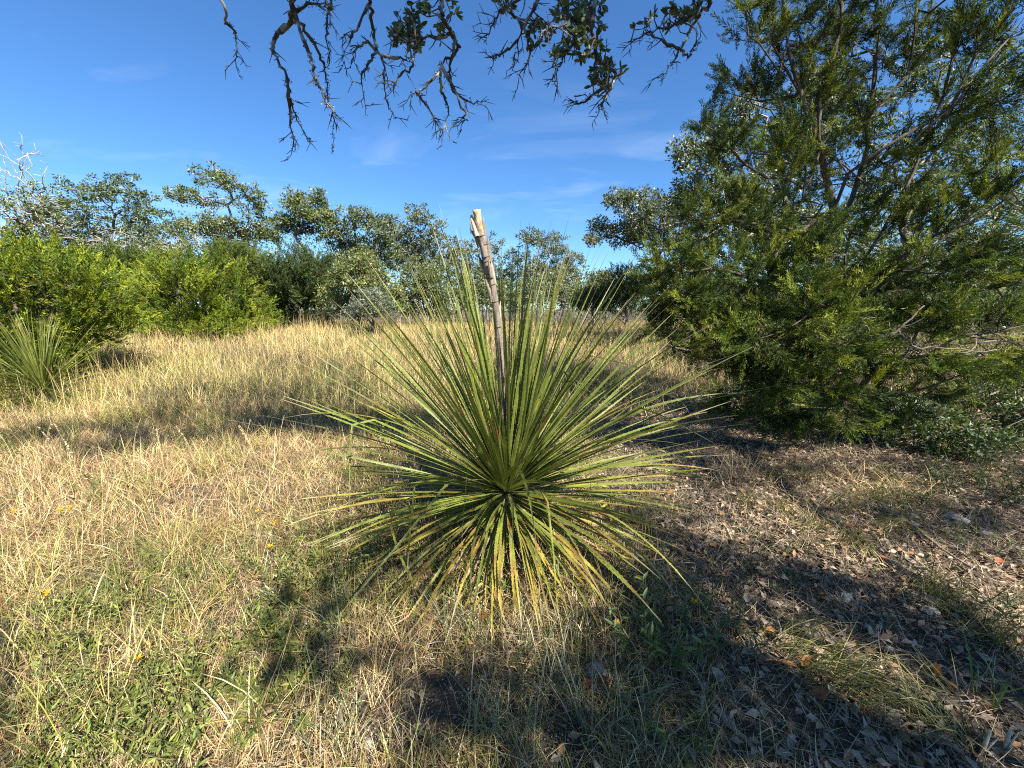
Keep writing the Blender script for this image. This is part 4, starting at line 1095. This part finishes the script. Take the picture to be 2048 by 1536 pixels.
def grass():
    # sample ground points roughly evenly in the picture, nearest first
    def sample(y0, y1, n, power):
        u = rng.uniform(0, 1, n)
        y = (y0 ** power + u * (y1 ** power - y0 ** power)) ** (1 / power)
        x = rng.uniform(-1.5, 1.5, n) * (y + 0.6)
        return x, y
    near = Soup(); far = Soup()
    # near field
    x, y = sample(0.75, 5.5, 165000, 1.12)
    d = dryside(x, y)
    clump = fbm(x * 3.2, y * 3.2, 41)
    keep = rng.uniform(size=len(x)) < np.clip((0.15 + 1.4 * clump) * (1 - 0.62 * d), 0, 1)
    for sx, sy, r in SOIL_SPOTS: keep &= (np.hypot(x - sx, y - sy) / r + 0.5 * (vnoise(x * 14, y * 14, 3) - 0.5)) > 1 - 0.25 * rng.uniform(size=len(x))
    x, y, d, clump = x[keep], y[keep], d[keep], clump[keep]
    n = len(x); z = ground_z(x, y)
    gm = fbm(x * 1.1 + 7, y * 1.1, 51); isg = rng.uniform(size=n) < np.clip((gm - 0.42) * 2.4 + 0.12, 0.03, 0.6) * (1 - 0.4 * d)
    C = pick(STRAW, n); C[isg] = pick(GREEN, isg.sum()); gr = (rng.uniform(size=n) < d * 0.75) & ~isg; C[gr] = pick(GREY, gr.sum())
    red = (rng.uniform(size=n) < 0.10 * (1 - d)); C[red] = pick(np.array([(0.34, 0.17, 0.09), (0.28, 0.14, 0.08)]), red.sum())
    hgt = (0.09 + 0.17 * rng.uniform(size=n) ** 1.5) * (0.4 + 1.4 * clump) * (1 - 0.35 * d) * (0.65 + 0.35 * sstep(0.9, 2.5, y))
    hgt *= np.where(isg, 1.2, 1.0)
    lean = np.abs(rng.normal(size=n)) * 0.65 + 0.15 + 0.3 * d
    V, F, K = blades(np.stack([x, y, z], -1), rng.uniform(0, 6.283, n), lean, hgt, rng.uniform(0.0013, 0.0030, n) * (1 + 0.12 * y), rng.normal(size=n) * 0.8 + 0.9, C, 2)
    near.add(V, F, K)
    # flattened dead thatch
    x, y = sample(0.75, 5.0, 110000, 1.1)
    d = dryside(x, y)
    keep = rng.uniform(size=len(x)) > 0.25 + 0.35 * d
    for sx, sy, r in SOIL_SPOTS: keep &= (np.hypot(x - sx, y - sy) / r) > 0.75 + 0.35 * rng.uniform(size=len(x))
    x, y, d = x[keep], y[keep], d[keep]; n = len(x)
    C = pick(STRAW, n) * 0.75; g = rng.uniform(size=n) < 0.35 + 0.45 * d; C[g] = pick(GREY, g.sum())
    V, F, K = blades(np.stack([x, y, ground_z(x, y) + rng.uniform(0, 0.035, n)], -1), rng.uniform(0, 6.283, n), rng.uniform(1.1, 1.65, n), rng.uniform(0.04, 0.14, n), rng.uniform(0.0016, 0.0040, n), rng.normal(size=n) * 0.6, C, 2)
    near.add(V, F, K)
    # middle and far field
    x, y = sample(4.8, 17.0, 120000, 1.0)
    x = np.clip(x, -19, 15)
    clump = fbm(x * 1.6, y * 1.6, 61); d = dryside(x, y)
    keep = rng.uniform(size=len(x)) < np.clip(0.1 + 1.5 * clump, 0, 1) * (1 - 0.8 * d) * (1 - 0.6 * sstep(3.5, 6, x - 0.2 * y) * (1 - sstep(9, 12, y)))
    x, y, clump = x[keep], y[keep], clump[keep]; n = len(x)
    gm = fbm(x * 0.6 + 3, y * 0.6, 71); isg = rng.uniform(size=n) < np.clip((gm - 0.45) * 2.0 + 0.08, 0.02, 0.45)
    C = pick(GOLD, n); C[isg] = pick(GREEN * 1.15, isg.sum())
    hgt = (0.20 + 0.36 * rng.uniform(size=n) ** 1.6) * (0.35 + 1.25 * clump)
    V, F, K = blades(np.stack([x, y, ground_z(x, y)], -1), rng.uniform(0, 6.283, n), np.abs(rng.normal(size=n)) * 0.42 + 0.05, hgt, 0.0032 + 0.00045 * y * rng.uniform(0.6, 1.2, n), rng.normal(size=n) * 0.5 + 0.65, C, 2)
    far.add(V, F, K)
    # tall wispy culms
    m = rng.uniform(size=n) < 0.045
    V, F, K = blades(np.stack([x, y, ground_z(x, y)], -1)[m], rng.uniform(0, 6.283, m.sum()), np.abs(rng.normal(size=m.sum())) * 0.15, rng.uniform(0.55, 0.85, m.sum()), np.full(m.sum(), 0.006), rng.uniform(0, 0.4, m.sum()), pick(GOLD, m.sum()), 3)
    far.add(V, F, K)
    # green sedge and forb leaves among the grass of the shaded band at the meadow
    tag(link("grass", near.mesh("grass_near"), M_GRS), "dry straw grass mixed with green blades round the large sotol", "grass", kind="stuff")
    tag(link("grass", far.mesh("grass_far"), M_GRS), "tall golden meadow grass reaching back to the junipers", "grass", kind="stuff")
grass()

def litter():
    """fallen oak leaves, bark bits and pebbles nobody could count"""
    sp = Soup()
    n = 46000
    y = (0.7 ** 1.1 + rng.uniform(0, 1, n) * (6.5 ** 1.1 - 0.7 ** 1.1)) ** (1 / 1.1); x = rng.uniform(-1.5, 1.6, n) * (y + 0.5)
    d = dryside(x, y)
    k = rng.uniform(size=n) < 0.10 + 0.9 * d * (0.4 + 0.9 * fbm(x * 2, y * 2, 14)); x, y = x[k], y[k]; n = len(x)
    P = np.stack([x, y, ground_z(x, y) + rng.uniform(0.008, 0.03, n)], -1)
    dirs = unit(np.stack([rng.normal(size=n), rng.normal(size=n), 0.25 * rng.normal(size=n)], -1))
    V, F = scatter(OAK_V * np.array([1, 1.15, 2.2]), OAK_F, P, frames(dirs, rng.normal(size=n) * 0.5), rng.uniform(0.02, 0.055, n))
    C = mixcol([(0.30, 0.22, 0.15), (0.37, 0.29, 0.20), (0.20, 0.12, 0.07), (0.32, 0.18, 0.09), (0.26, 0.20, 0.15), (0.24, 0.19, 0.14)], n, 0.35)
    sp.add(V, F, np.repeat(C, 5, 0))
    for q in range(260):
        px, py = rng.uniform(-1.2, 3.5), rng.uniform(0.8, 5.5)
        if rng.uniform() > 0.15 + dryside(np.array(px), np.array(py)): continue
        a = rng.uniform(0, 6.28); ln = rng.uniform(0.05, 0.22); z = float(ground_z(px, py)) + 0.02
        p = np.array([[px, py, z], [px + ln * 0.5 * math.cos(a) , py + ln * 0.5 * math.sin(a), z + rng.uniform(0, 0.02)], [px + ln * math.cos(a + 0.2), py + ln * math.sin(a + 0.2), z + rng.uniform(-0.01, 0.03)]])
        V, F = tube(p, [0.004, 0.0035, 0.002], 4, 0.1); sp.add(V, F, np.array([0.26, 0.22, 0.18]) * rng.uniform(0.6, 1.3))
    # pebbles
    ico = np.array([[1, 0, 0], [-1, 0, 0], [0, 1, 0], [0, -1, 0], [0, 0, 0.7], [0, 0, -0.7]], float); icf = np.array([[0, 2, 4], [2, 1, 4], [1, 3, 4], [3, 0, 4], [2, 0, 5], [1, 2, 5], [3, 1, 5], [0, 3, 5]])
    n = 1500; y = rng.uniform(0.8, 4.5, n); x = rng.uniform(-1.2, 1.4, n) * (y + 0.4)
    for sx, sy, r in SOIL_SPOTS:
        m = 150; x = np.append(x, sx + rng.normal(size=m) * r * 0.6); y = np.append(y, sy + rng.normal(size=m) * r * 0.6)
    n = len(x)
    V, F = scatter(ico, icf, np.stack([x, y, ground_z(x, y) + 0.004], -1), frames(rand_dirs(n)), rng.uniform(0.002, 0.006, n)[:, None] * rng.uniform(0.7, 1.3, (n, 3)))
    sp.add(V, F, np.repeat(mixcol([(0.30, 0.28, 0.25), (0.2, 0.17, 0.14), (0.40, 0.38, 0.34)], n), 6, 0))
    tag(link("leaf_litter", sp.mesh("leaf_litter"), M_LIT), "fallen dead leaves and twigs under the trees", "leaf litter", kind="stuff")
litter()

#@@DETAILS
# ------------------------------------------------------------------ weeds, tufts, flowers, stones
WEED_V = np.array([[0, 0, 0], [0.30, 0.13, 0.03], [0.65, 0.10, 0.0], [1, 0, -0.10], [0.65, -0.10, 0.0], [0.30, -0.13, 0.03], [0.35, 0, -0.03]], float)
WEED_F = np.array([[0, 6, 1], [6, 2, 1], [6, 3, 2], [0, 5, 6], [6, 5, 4], [6, 4, 3]])
WEED_COLS = [(0.13, 0.165, 0.035), (0.165, 0.20, 0.04), (0.095, 0.135, 0.034), (0.20, 0.225, 0.05)]

def weed(px, py, rad_px, label, group, height=0.16, stems=16, leaf=0.036, cols=WEED_COLS, seed=0, name="leafy_weed", pairs=7, flat=0.55):
    g = on_ground(px, py)
    R = px_to_m(rad_px, g[1], py)
    t = thing(name, g, label, "weed", group)
    sp = Soup(); lp, ld, lr = [], [], []
    for k in range(stems):
        a = rng.uniform(0, 6.283); r = R * math.sqrt(rng.uniform()) * 0.75
        p0 = np.array([r * math.cos(a), r * math.sin(a), 0.0]); p0[2] = float(ground_z(g[0] + p0[0], g[1] + p0[1]) - g[2]) - 0.01
        out = unit(np.array([math.cos(a) + rng.normal() * 0.6, math.sin(a) + rng.normal() * 0.6, flat * rng.uniform(0.8, 3.0)]))
        h = height * rng.uniform(0.6, 1.25)
        p1 = p0 + out * h * 0.5 + np.array([0, 0, 0.01]); p2 = p1 + unit(out + np.array([0, 0, 0.6])) * h * 0.5
        q = catmull([p0, p1, p2], 5)
        V, F = tube(q, np.linspace(0.0026, 0.0012, len(q)), 4)
        if stems <= 20:
            s1p = Soup(); s1p.add(V, F, np.array([0.16, 0.15, 0.07]) * rng.uniform(0.7, 1.2)); link("stem", s1p.mesh("weed_stem"), M_WEED, t)
        else: sp.add(V, F, np.array([0.16, 0.15, 0.07]) * rng.uniform(0.7, 1.2))
        for j in range(pairs):
            u = 0.2 + 0.8 * j / (pairs - 1); i = min(len(q) - 1, int(u * (len(q) - 1))); c = q[i]
            T = unit(q[min(i + 1, len(q) - 1)] - q[max(i - 1, 0)]); az = j * 1.57 + rng.uniform(0, 0.6)
            for sg in (0, math.pi):
                s1 = unit(np.cross(T, [0.3, 0.2, 1])); s2 = np.cross(T, s1)
                d = unit(s1 * math.cos(az + sg) + s2 * math.sin(az + sg) + T * 0.55 + rng.normal(size=3) * 0.15)
                lp.append(c); ld.append(d); lr.append(leaf * rng.uniform(0.6, 1.25) * (1.1 - 0.35 * u))
    if stems > 20: link("stems", sp.mesh("weed_stem"), M_WEED, t)["kind"] = "stuff"
    lp = np.array(lp); ld = np.array(ld); n = len(lp)
    V, F = scatter(WEED_V, WEED_F, lp, frames(ld, rng.normal(size=n) * 0.5), np.array(lr))
    link("foliage", make_mesh("weed_foliage", V, F, np.repeat(mixcol(cols, n, 0.25), 7, 0)), M_WEED, t)
    return t

GW = "leafy weeds in the grass"
for LW, spots in [
    ("leafy green weed in the thick patch of weeds in front of the sotol's sunny side", [(560, 1150, 90, 34, .17), (650, 1170, 90, 34, .17), (690, 1120, 70, 24, .16), (600, 1240, 90, 30, .15)]),
    ("leafy green weed in the straw next to an orange yellow wildflower", [(280, 1200, 80, 26, .15), (250, 1270, 70, 22, .14), (180, 1230, 50, 22, .14), (360, 1400, 100, 28, .14)]),
    ("single leafy weed among the seeding grass culms in full sun", [(225, 985, 60, 22, .16)]),
    ("low bright green weed carpeting the sunlit edge of the bare soil", [(560, 1360, 80, 24, .14), (620, 1420, 60, 22, .12), (480, 1290, 70, 22, .13)]),
    ("spreading green weed in a carpet of weeds over short straw", [(300, 1480, 110, 30, .14), (420, 1500, 90, 24, .13), (200, 1490, 90, 24, .13), (380, 1450, 80, 24, .13), (260, 1420, 80, 24, .13)]),
    ("small weed alone in coarse yellow straw", [(60, 1430, 70, 22, .13)]),
    ("leafy weed standing in the tree shade that crosses the meadow", [(330, 900, 70, 22, .2), (430, 880, 60, 22, .2), (560, 800, 60, 22, .22), (660, 830, 60, 22, .2), (470, 790, 60, 22, .25), (300, 840, 60, 22, .22), (520, 860, 60, 22, .2), (610, 850, 60, 22, .2)]),
    ("weed in the shade below the sotol without a stalk", [(90, 910, 60, 22, .2), (60, 870, 50, 22, .2)]),
    ("leafy weed beneath the outermost horizontal sotol leaves", [(700, 920, 50, 22, .14), (740, 960, 50, 22, .13)])]:
    for (px, py, r, st, h) in spots: weed(px, py, r, LW, GW, h * 1.25, st, pairs=8)
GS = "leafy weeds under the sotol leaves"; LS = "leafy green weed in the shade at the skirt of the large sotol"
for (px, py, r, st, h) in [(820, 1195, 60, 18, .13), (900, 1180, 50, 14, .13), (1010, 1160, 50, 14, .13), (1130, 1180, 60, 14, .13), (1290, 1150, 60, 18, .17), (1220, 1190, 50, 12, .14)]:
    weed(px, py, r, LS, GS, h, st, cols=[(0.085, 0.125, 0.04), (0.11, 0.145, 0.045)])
weed(1330, 1300, 90, "upright weed with pale pointed leaves catching a sunbeam in the open shade", None, .24, 14, .055, [(0.13, 0.18, 0.05), (0.10, 0.14, 0.05)], pairs=8, flat=1.2)
weed(1430, 1270, 70, "narrow leaved weed with a faded brown seed head near the pale stone", None, .22, 12, .045, [(0.09, 0.13, 0.05), (0.075, 0.11, 0.045)], pairs=8, flat=1.2)
weed(1530, 1170, 50, "small very dark glossy leaved sprout in the leaf litter", None, .13, 9, .045, [(0.035, 0.06, 0.02), (0.045, 0.075, 0.024)], pairs=5, flat=1.0)
weed(1560, 1090, 46, "low dark sprout beside the sunlit patch of litter", None, .12, 8, .04, [(0.045, 0.07, 0.022), (0.05, 0.08, 0.026)], pairs=5)
weed(1810, 890, 80, "tall grey green weed with narrow leaves at the foot of the tall juniper", None, .50, 14, .09, [(0.15, 0.19, 0.12), (0.12, 0.155, 0.095)], pairs=10, flat=2.0)
weed(1880, 910, 70, "leafy sapling with drooping narrow leaves near the grey green weed", None, .40, 12, .08, [(0.10, 0.14, 0.06), (0.12, 0.155, 0.075)], pairs=9, flat=1.8)
weed(1960, 985, 90, "dense dark leafy bush low under the lit juniper branch", None, .32, 26, .06, [(0.05, 0.075, 0.028), (0.065, 0.09, 0.03)], pairs=8, flat=1.2)
weed(1800, 1010, 44, "little dark leaved sprout in the matted sedge tussock", None, .16, 9, .04, [(0.05, 0.08, 0.03)], pairs=5)
weed(1980, 1110, 60, "fine leaved pale weed in the sunlit litter", None, .13, 16, .03, [(0.16, 0.19, 0.09), (0.13, 0.16, 0.07)], pairs=8)
weed(1940, 1200, 60, "grey green sprawling weed beside the shaded sedge", None, .14, 14, .035, [(0.12, 0.145, 0.07), (0.10, 0.125, 0.06)])
weed(1330, 1480, 50, "few small leaves sprouting beside the grey fallen stick", None, .10, 8, .035)
weed(1310, 1265 + 15, 20, "single pair of bright round leaves in the litter", None, .05, 2, .06, [(0.16, 0.22, 0.04)], pairs=3, flat=2.5)

def tuft(px, py, n, hgt, label, group, cols, width=0.0045, spread=0.05, lean=0.35, curl=0.7, az=None, name="grass_tuft"):
    g = on_ground(px, py)
    a = rng.uniform(0, 6.283, n) if az is None else az + rng.normal(size=n) * 0.6
    p = np.stack([rng.normal(size=n) * spread, rng.normal(size=n) * spread, np.zeros(n)], -1)
    V, F, C = blades(p, a, np.abs(rng.normal(size=n)) * lean + 0.08, hgt * rng.uniform(0.5, 1.2, n), width * rng.uniform(0.7, 1.3, n), rng.normal(size=n) * 0.35 + curl, pick(np.array(cols), n), 4)
    if n <= 26:
        o = thing(name, g, label, "grass tuft", group)
        k = len(V) // n; m = len(F) // n
        for i in range(n): link("blade", make_mesh("blade", V[i * k:(i + 1) * k], F[:m], C[i * k:(i + 1) * k]), M_GRS, o)
        return
    o = link(name, make_mesh("grass_tuft", V, F, C), M_GRS, None, g)
    tag(o, label, "grass tuft", group)

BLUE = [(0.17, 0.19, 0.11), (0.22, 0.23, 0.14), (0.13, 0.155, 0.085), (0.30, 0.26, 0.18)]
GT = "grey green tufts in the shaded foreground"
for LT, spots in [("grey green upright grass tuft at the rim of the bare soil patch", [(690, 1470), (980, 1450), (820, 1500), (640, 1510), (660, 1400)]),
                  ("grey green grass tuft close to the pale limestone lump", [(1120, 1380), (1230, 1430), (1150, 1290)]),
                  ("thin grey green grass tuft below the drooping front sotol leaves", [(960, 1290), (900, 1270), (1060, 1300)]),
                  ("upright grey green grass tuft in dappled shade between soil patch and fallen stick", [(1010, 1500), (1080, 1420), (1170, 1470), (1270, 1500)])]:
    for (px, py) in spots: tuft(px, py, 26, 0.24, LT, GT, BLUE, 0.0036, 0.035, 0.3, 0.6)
GY = "straw and green tufts in the sunny grass"
for LY, spots in [("yellow green grass tuft among the seeding culms at the shade's edge", [(300, 1000), (420, 960), (520, 900), (250, 930), (140, 950), (60, 1020)]),
                  ("yellow green grass tuft in open straw close to a wildflower", [(60, 1180), (180, 1080), (480, 1010), (610, 960), (360, 1110), (130, 1300)]),
                  ("yellow green grass tuft rising out of the carpet of weeds", [(110, 1480), (230, 1420), (400, 1250), (520, 1480), (330, 1330)]),
                  ("coarse straw tuft beside a small lone weed", [(40, 1340)])]:
    for (px, py) in spots: tuft(px, py, 46, 0.30, LY, GY, np.vstack([STRAW[:3], GREEN[:3]]), 0.0032, 0.06, 0.4, 0.7)
SEDGE = [(0.20, 0.21, 0.055), (0.26, 0.25, 0.075), (0.15, 0.165, 0.045), (0.36, 0.31, 0.14)]
GD = "matted sedge under the trees"
for LD, spots in [("arching sedge tuft against the straw tussock by the tall juniper", [(1680, 1020, 5.6), (1740, 1000, 5.2), (1830, 1010, 5.5), (1780, 1060, 5.0), (1760, 960, 5.0)]),
                  ("yellow green sedge tuft in the sunlit litter short of the tussock", [(1620, 1060, 4.2), (1700, 1090, 4.5), (1560, 1020, 4.8), (1480, 1010, 4.6)]),
                  ("sedge tuft in the juniper's shade near its trunk", [(1600, 960, 4.6), (1540, 960, 5.0)]),
                  ("arching sedge tuft crossing the strip of sunlight on the litter", [(1600, 1340, 5.6), (1650, 1360, 5.8), (1560, 1300, 5.4), (1700, 1400, 5.6)]),
                  ("dark sedge tuft beside the grey green sprawling weed", [(1880, 1180, 4.0), (1840, 1190, 4.5), (1960, 1260, 4.2), (2000, 1300, 4.0)]),
                  ("sedge tuft next to the pale dead stubs", [(1900, 1480, 2.4)])]:
    for (px, py, a) in spots: tuft(px, py, 80, 0.26, LD, GD, SEDGE, 0.0030, 0.05, 0.6, 1.1, a)
tuft(1770, 985, 260, 0.24, "large round tussock of matted straw coloured sedge by the tall juniper", None, STRAW[:3] * 0.85, 0.0034, 0.16, 0.7, 1.5)
tuft(1470, 960, 140, 0.30, "upright reddish straw clump between the sotol and the juniper trunk", None, [(0.34, 0.24, 0.13), (0.42, 0.31, 0.18)], 0.0034, 0.10, 0.4, 0.6)
tuft(1985, 1410, 14, 0.26, "coarse broad bladed green grass clump beside two pale dead stubs", None, [(0.13, 0.20, 0.045), (0.10, 0.15, 0.04)], 0.008, 0.03, 0.3, 0.8)
tuft(660, 1290, 24, 0.34, "tall thin bluish grass clump over the patch of leafy weeds", None, BLUE[:3], 0.004, 0.05, 0.25, 0.4)

def seed_stalk(px, py, h, label, group, az):
    """side-oats culm with hanging seeds on one side"""
    g = on_ground(px, py)
    t = thing("seed_stalk", g, label, "grass stalk", group)
    s = np.linspace(0, 1, 9)[:, None]
    q = np.hstack([math.cos(az) * 0.22 * h * s ** 2, math.sin(az) * 0.22 * h * s ** 2, h * (s - 0.04 * s ** 2)])
    sp = Soup(); V, F = tube(q, np.linspace(0.0026, 0.0014, 9), 4); sp.add(V, F, (0.42, 0.33, 0.18)); link("stem", sp.mesh("seed_stem"), M_GRS, t)
    n = 26; u = np.linspace(0.55, 0.99, n); P = np.stack([np.interp(u, s[:, 0], q[:, k]) for k in range(3)], -1)
    d = unit(np.stack([np.full(n, math.cos(az + 1.2)), np.full(n, math.sin(az + 1.2)), np.full(n, -0.6)], -1) + 0.35 * rng.normal(size=(n, 3)))
    V, F = scatter(OAK2_V, OAK2_F, P, frames(d), rng.uniform(0.012, 0.02, n))
    link("seed_head", make_mesh("seed_head", V, F, np.repeat(mixcol([(0.52, 0.42, 0.26), (0.40, 0.28, 0.17)], n), 4, 0)), M_GRS, t)
for (px, py, h) in [(150, 1000, .62), (95, 960, .50), (175, 1010, .66), (490, 960, .5), (525, 970, .52), (270, 940, .45), (390, 930, .4), (30, 930, .5), (560, 930, .45), (330, 950, .4), (210, 1120, .42), (60, 1100, .4)]:
    seed_stalk(px, py, h, "tall straw grass culm with seeds hanging along one side", "seeding grass culms in the sunny grass", rng.uniform(0, 6.28))

def flower(px, py, label, group, h=0.2):
    g = on_ground(px, py)
    t = thing("wildflower", g, label, "flower", group)
    q = catmull(np.array([[0, 0, -0.01], [0.01, 0.0, h * 0.5], [rng.normal() * 0.03, -0.02, h]]), 4)
    sp = Soup(); V, F = tube(q, np.full(len(q), 0.0016), 4); sp.add(V, F, (0.14, 0.16, 0.06)); link("stem", sp.mesh("flower_stem"), M_WEED, t)
    top = q[-1]; nrm = unit(np.array([rng.normal() * 0.3, -0.7, 0.8])); R = frames(nrm[None], np.array([0.0]))[0]
    for k in range(8):
        a = k * math.pi / 4; d = R @ np.array([0.15, math.cos(a), math.sin(a)])
        V, F = scatter(OAK_V * np.array([1, 1.1, 0.5]), OAK_F, top[None], frames(d[None], np.array([a])), np.array([0.019]))
        link("petal", make_mesh("petal", V, F, np.tile((0.75, 0.36, 0.012), (5, 1))), M_PETAL, t)
    V, F = tube([top - nrm * 0.003, top + nrm * 0.004], [0.006, 0.005], 7); sp = Soup(); sp.add(V, F, (0.42, 0.20, 0.02)); link("disc", sp.mesh("disc"), M_PETAL, t)
for (px, py) in [(297, 1360), (122, 1225), (555, 1125), (130, 1050), (168, 1046), (43, 1055), (562, 1075), (520, 1050)]:
    flower(px, py + 10, "small orange yellow wildflower in the sunny straw grass", "wildflowers in the sunny grass", 0.14)
for (px, py) in [(1380, 1250), (1222, 1300), (1365, 1110)]:
    flower(px, py, "small orange wildflower among the shaded weeds beside the sotol", "wildflowers in the shade", 0.13)

def stone_mat():
    m, t, out = mat_new("limestone"); N = t.nodes.new; K = t.links.new
    tcn = N("ShaderNodeTexCoord"); no = N("ShaderNodeTexNoise"); no.inputs['Scale'].default_value = 30; no.inputs['Detail'].default_value = 7
    K(tcn.outputs['Object'], no.inputs['Vector'])
    r = N("ShaderNodeValToRGB"); e = r.color_ramp.elements; e[0].position = 0.35; e[0].color = (0.17, 0.145, 0.11, 1); e[1].position = 0.65; e[1].color = (0.46, 0.42, 0.35, 1)
    K(no.outputs['Fac'], r.inputs[0])
    p = N("ShaderNodeBsdfPrincipled"); p.inputs['Roughness'].default_value = 0.9; K(r.outputs[0], p.inputs['Base Color'])
    b = N("ShaderNodeBump"); b.inputs['Strength'].default_value = 0.6; b.inputs['Distance'].default_value = 0.01; K(no.outputs['Fac'], b.inputs['Height']); K(b.outputs[0], p.inputs['Normal'])
    K(p.outputs[0], out.inputs[0]); return m
M_STONE = stone_mat()

def stone(px, py, wpx, hpx, label, group=None):
    import bmesh
    g = on_ground(px, py); bm = bmesh.new(); bmesh.ops.create_icosphere(bm, subdivisions=3, radius=1.0)
    a = px_to_m(wpx, g[1], py) / 2; b = px_to_m(hpx, g[1], py) / 2; o3 = Vector(rng.uniform(-50, 50, 3))
    for v in bm.verts:
        k = 1 + 0.35 * mnoise.noise(v.co * 1.3 + o3) + 0.12 * mnoise.noise(v.co * 4 + o3)
        c = v.co * k; c = Vector((round(c.x * 3) / 3 * 0.4 + c.x * 0.6, round(c.y * 3) / 3 * 0.4 + c.y * 0.6, c.z))
        v.co = Vector((c.x * a, c.y * a * 0.8, c.z * b * 0.8))
    me = bpy.data.meshes.new("stone"); bm.to_mesh(me); bm.free()
    o = link("stone", me, M_STONE, None, (g[0], g[1], g[2] + b * 0.25)); tag(o, label, "stone", group)
stone(1192, 1355, 44, 40, "pale grey limestone lump between grass tufts in the open shade")
stone(1690, 1205, 26, 34, "white bleached stone lying by the forked grey twig")
stone(1912, 1045, 36, 22, "flat grey stone in the dark litter under the juniper")
stone(1968, 1070, 26, 16, "small grey stone partly buried next to the flat one")
stone(1860, 1228, 30, 18, "pale flat stone in a strip of sunlight on the litter")
stone(735, 1490, 24, 16, "little grey stone beside the bare soil patch")

def stick(pl, r, label, colour=(0.27, 0.21, 0.155), forks=(), name="fallen_stick", lift=0.02):
    q = np.array([on_ground(x, y) + np.array([0, 0, lift]) for x, y in pl]); base = q[0].copy()
    q = catmull(q, 5); q += rng.normal(size=q.shape) * 0.004
    t = thing(name, base, label, "stick")
    sp = Soup(); V, F = tube(q, np.linspace(r, r * 0.45, len(q)), 8, 0.12); sp.add(V, F, np.asarray(colour)); link("branch", sp.mesh("stick", base, True), M_WOOD, t)
    for (i, dx, dy, dz) in forks:
        a = q[int(i * (len(q) - 1))]; b = a + np.array([dx, dy, dz]); sp = Soup(); V, F = tube([a, (a + b) / 2 + rng.normal(size=3) * 0.008, b], [r * 0.6, r * 0.5, r * 0.25], 6, 0.1)
        sp.add(V, F, np.asarray(colour)); link("twig", sp.mesh("twig", base, True), M_WOOD, t)
stick([(1425, 1420), (1465, 1470), (1520, 1520)], 0.013, "grey weathered stick lying toward the bottom of the shaded litter", forks=[(0.4, 0.06, 0.03, 0.03)])
stick([(1690, 1195), (1715, 1225), (1745, 1255)], 0.009, "forked grey twig lying in the dark litter beside the white stone", forks=[(0.3, -0.05, 0.06, 0.05), (0.5, 0.03, 0.07, 0.04)])
stick([(1402, 1385), (1404, 1420), (1400, 1450)], 0.010, "lichen crusted pale stick standing up between shaded grass tufts", (0.36, 0.35, 0.29))
stick([(1330, 1290), (1300, 1270), (1270, 1262)], 0.009, "dark hooked twig under the sunbeam weed", (0.16, 0.12, 0.09))
stick([(1800, 1040), (1880, 1110), (1990, 1170)], 0.010, "thin grey branch lying across the sunlit litter under the juniper")

def stub(px, py, h, label, group):
    g = on_ground(px, py); sp = Soup()
    q = np.array([[0, 0, -0.02], [0.004, 0.0, h * 0.5], [0.012, 0.004, h]])
    V, F = tube(q, [0.006, 0.0055, 0.004], 7, 0.12); sp.add(V, F, (0.50, 0.42, 0.29))
    for k in range(2):
        a = rng.uniform(0, 6.28); V, F = tube([q[0], q[1] + np.array([math.cos(a), math.sin(a), 0]) * 0.012, q[2] + np.array([math.cos(a) * 0.02, math.sin(a) * 0.02, -0.02 * rng.uniform()])], [0.004, 0.003, 0.002], 4); sp.add(V, F, (0.46, 0.40, 0.30))
    o = link("dead_stub", sp.mesh("dead_stub", smooth=True), M_WOOD, None, g); tag(o, label, "stub", group)
for px in (1962, 2002): stub(px, 1510, 0.085, "pale dead stem stub standing in a strip of sunlight", "pale dead stubs")

# single fallen leaves large enough to pick out
FL = []
for k, c in enumerate([(0.33, 0.10, 0.045), (0.42, 0.19, 0.06), (0.32, 0.24, 0.16)]):
    V = np.array([[0, 0, 0], [.25, .22, .10], [.55, .30, .05], [.8, .16, .12], [1, 0, .02], [.8, -.16, .1], [.55, -.3, .12], [.25, -.22, .06], [.5, 0, -.02]], float)
    me = make_mesh("fallen_leaf", V, np.array([[8, j, (j + 1) % 8] for j in range(8)]), np.tile(c, (9, 1))); me.materials.append(M_LIT); FL.append(me)
def fallen(px, py, k, label, group):
    g = on_ground(px, py); o = link("fallen_leaf", FL[k], None, None, g + np.array([0, 0, 0.04]))
    o.rotation_euler = (rng.normal() * 0.35, rng.normal() * 0.35, rng.uniform(0, 6.28)); o.scale = (0.062,) * 3
    tag(o, label, "fallen leaf", group)
for (px, py) in [(1190, 1388), (1215, 1400), (1708, 1065), (1845, 1028), (1780, 1135), (1660, 1408), (1650, 1420), (1765, 1395), (1990, 1140), (1335, 1000), (1180, 1375), (1500, 950)]:
    fallen(px, py, 0, "curled red brown fallen leaf on the shaded litter", "red brown fallen leaves")
for (px, py) in [(1870, 1370), (1865, 1380), (1590, 1360), (1600, 1350), (1550, 1290), (960, 1255)]:
    fallen(px, py, 1, "orange tan fallen leaf lying on the grey litter", "orange tan fallen leaves")
for (px, py) in [(1525, 1255), (1620, 1320), (1635, 1325), (1580, 1300), (1480, 1330), (1870, 1225), (1900, 1240), (1700, 1330), (1480, 1220), (1560, 1240), (1820, 1150), (1930, 1130), (1440, 1120), (1480, 1090), (1380, 1330), (1420, 1360)]:
    fallen(px, py, 2, "pale beige fallen leaf on top of the litter", "pale beige fallen leaves")
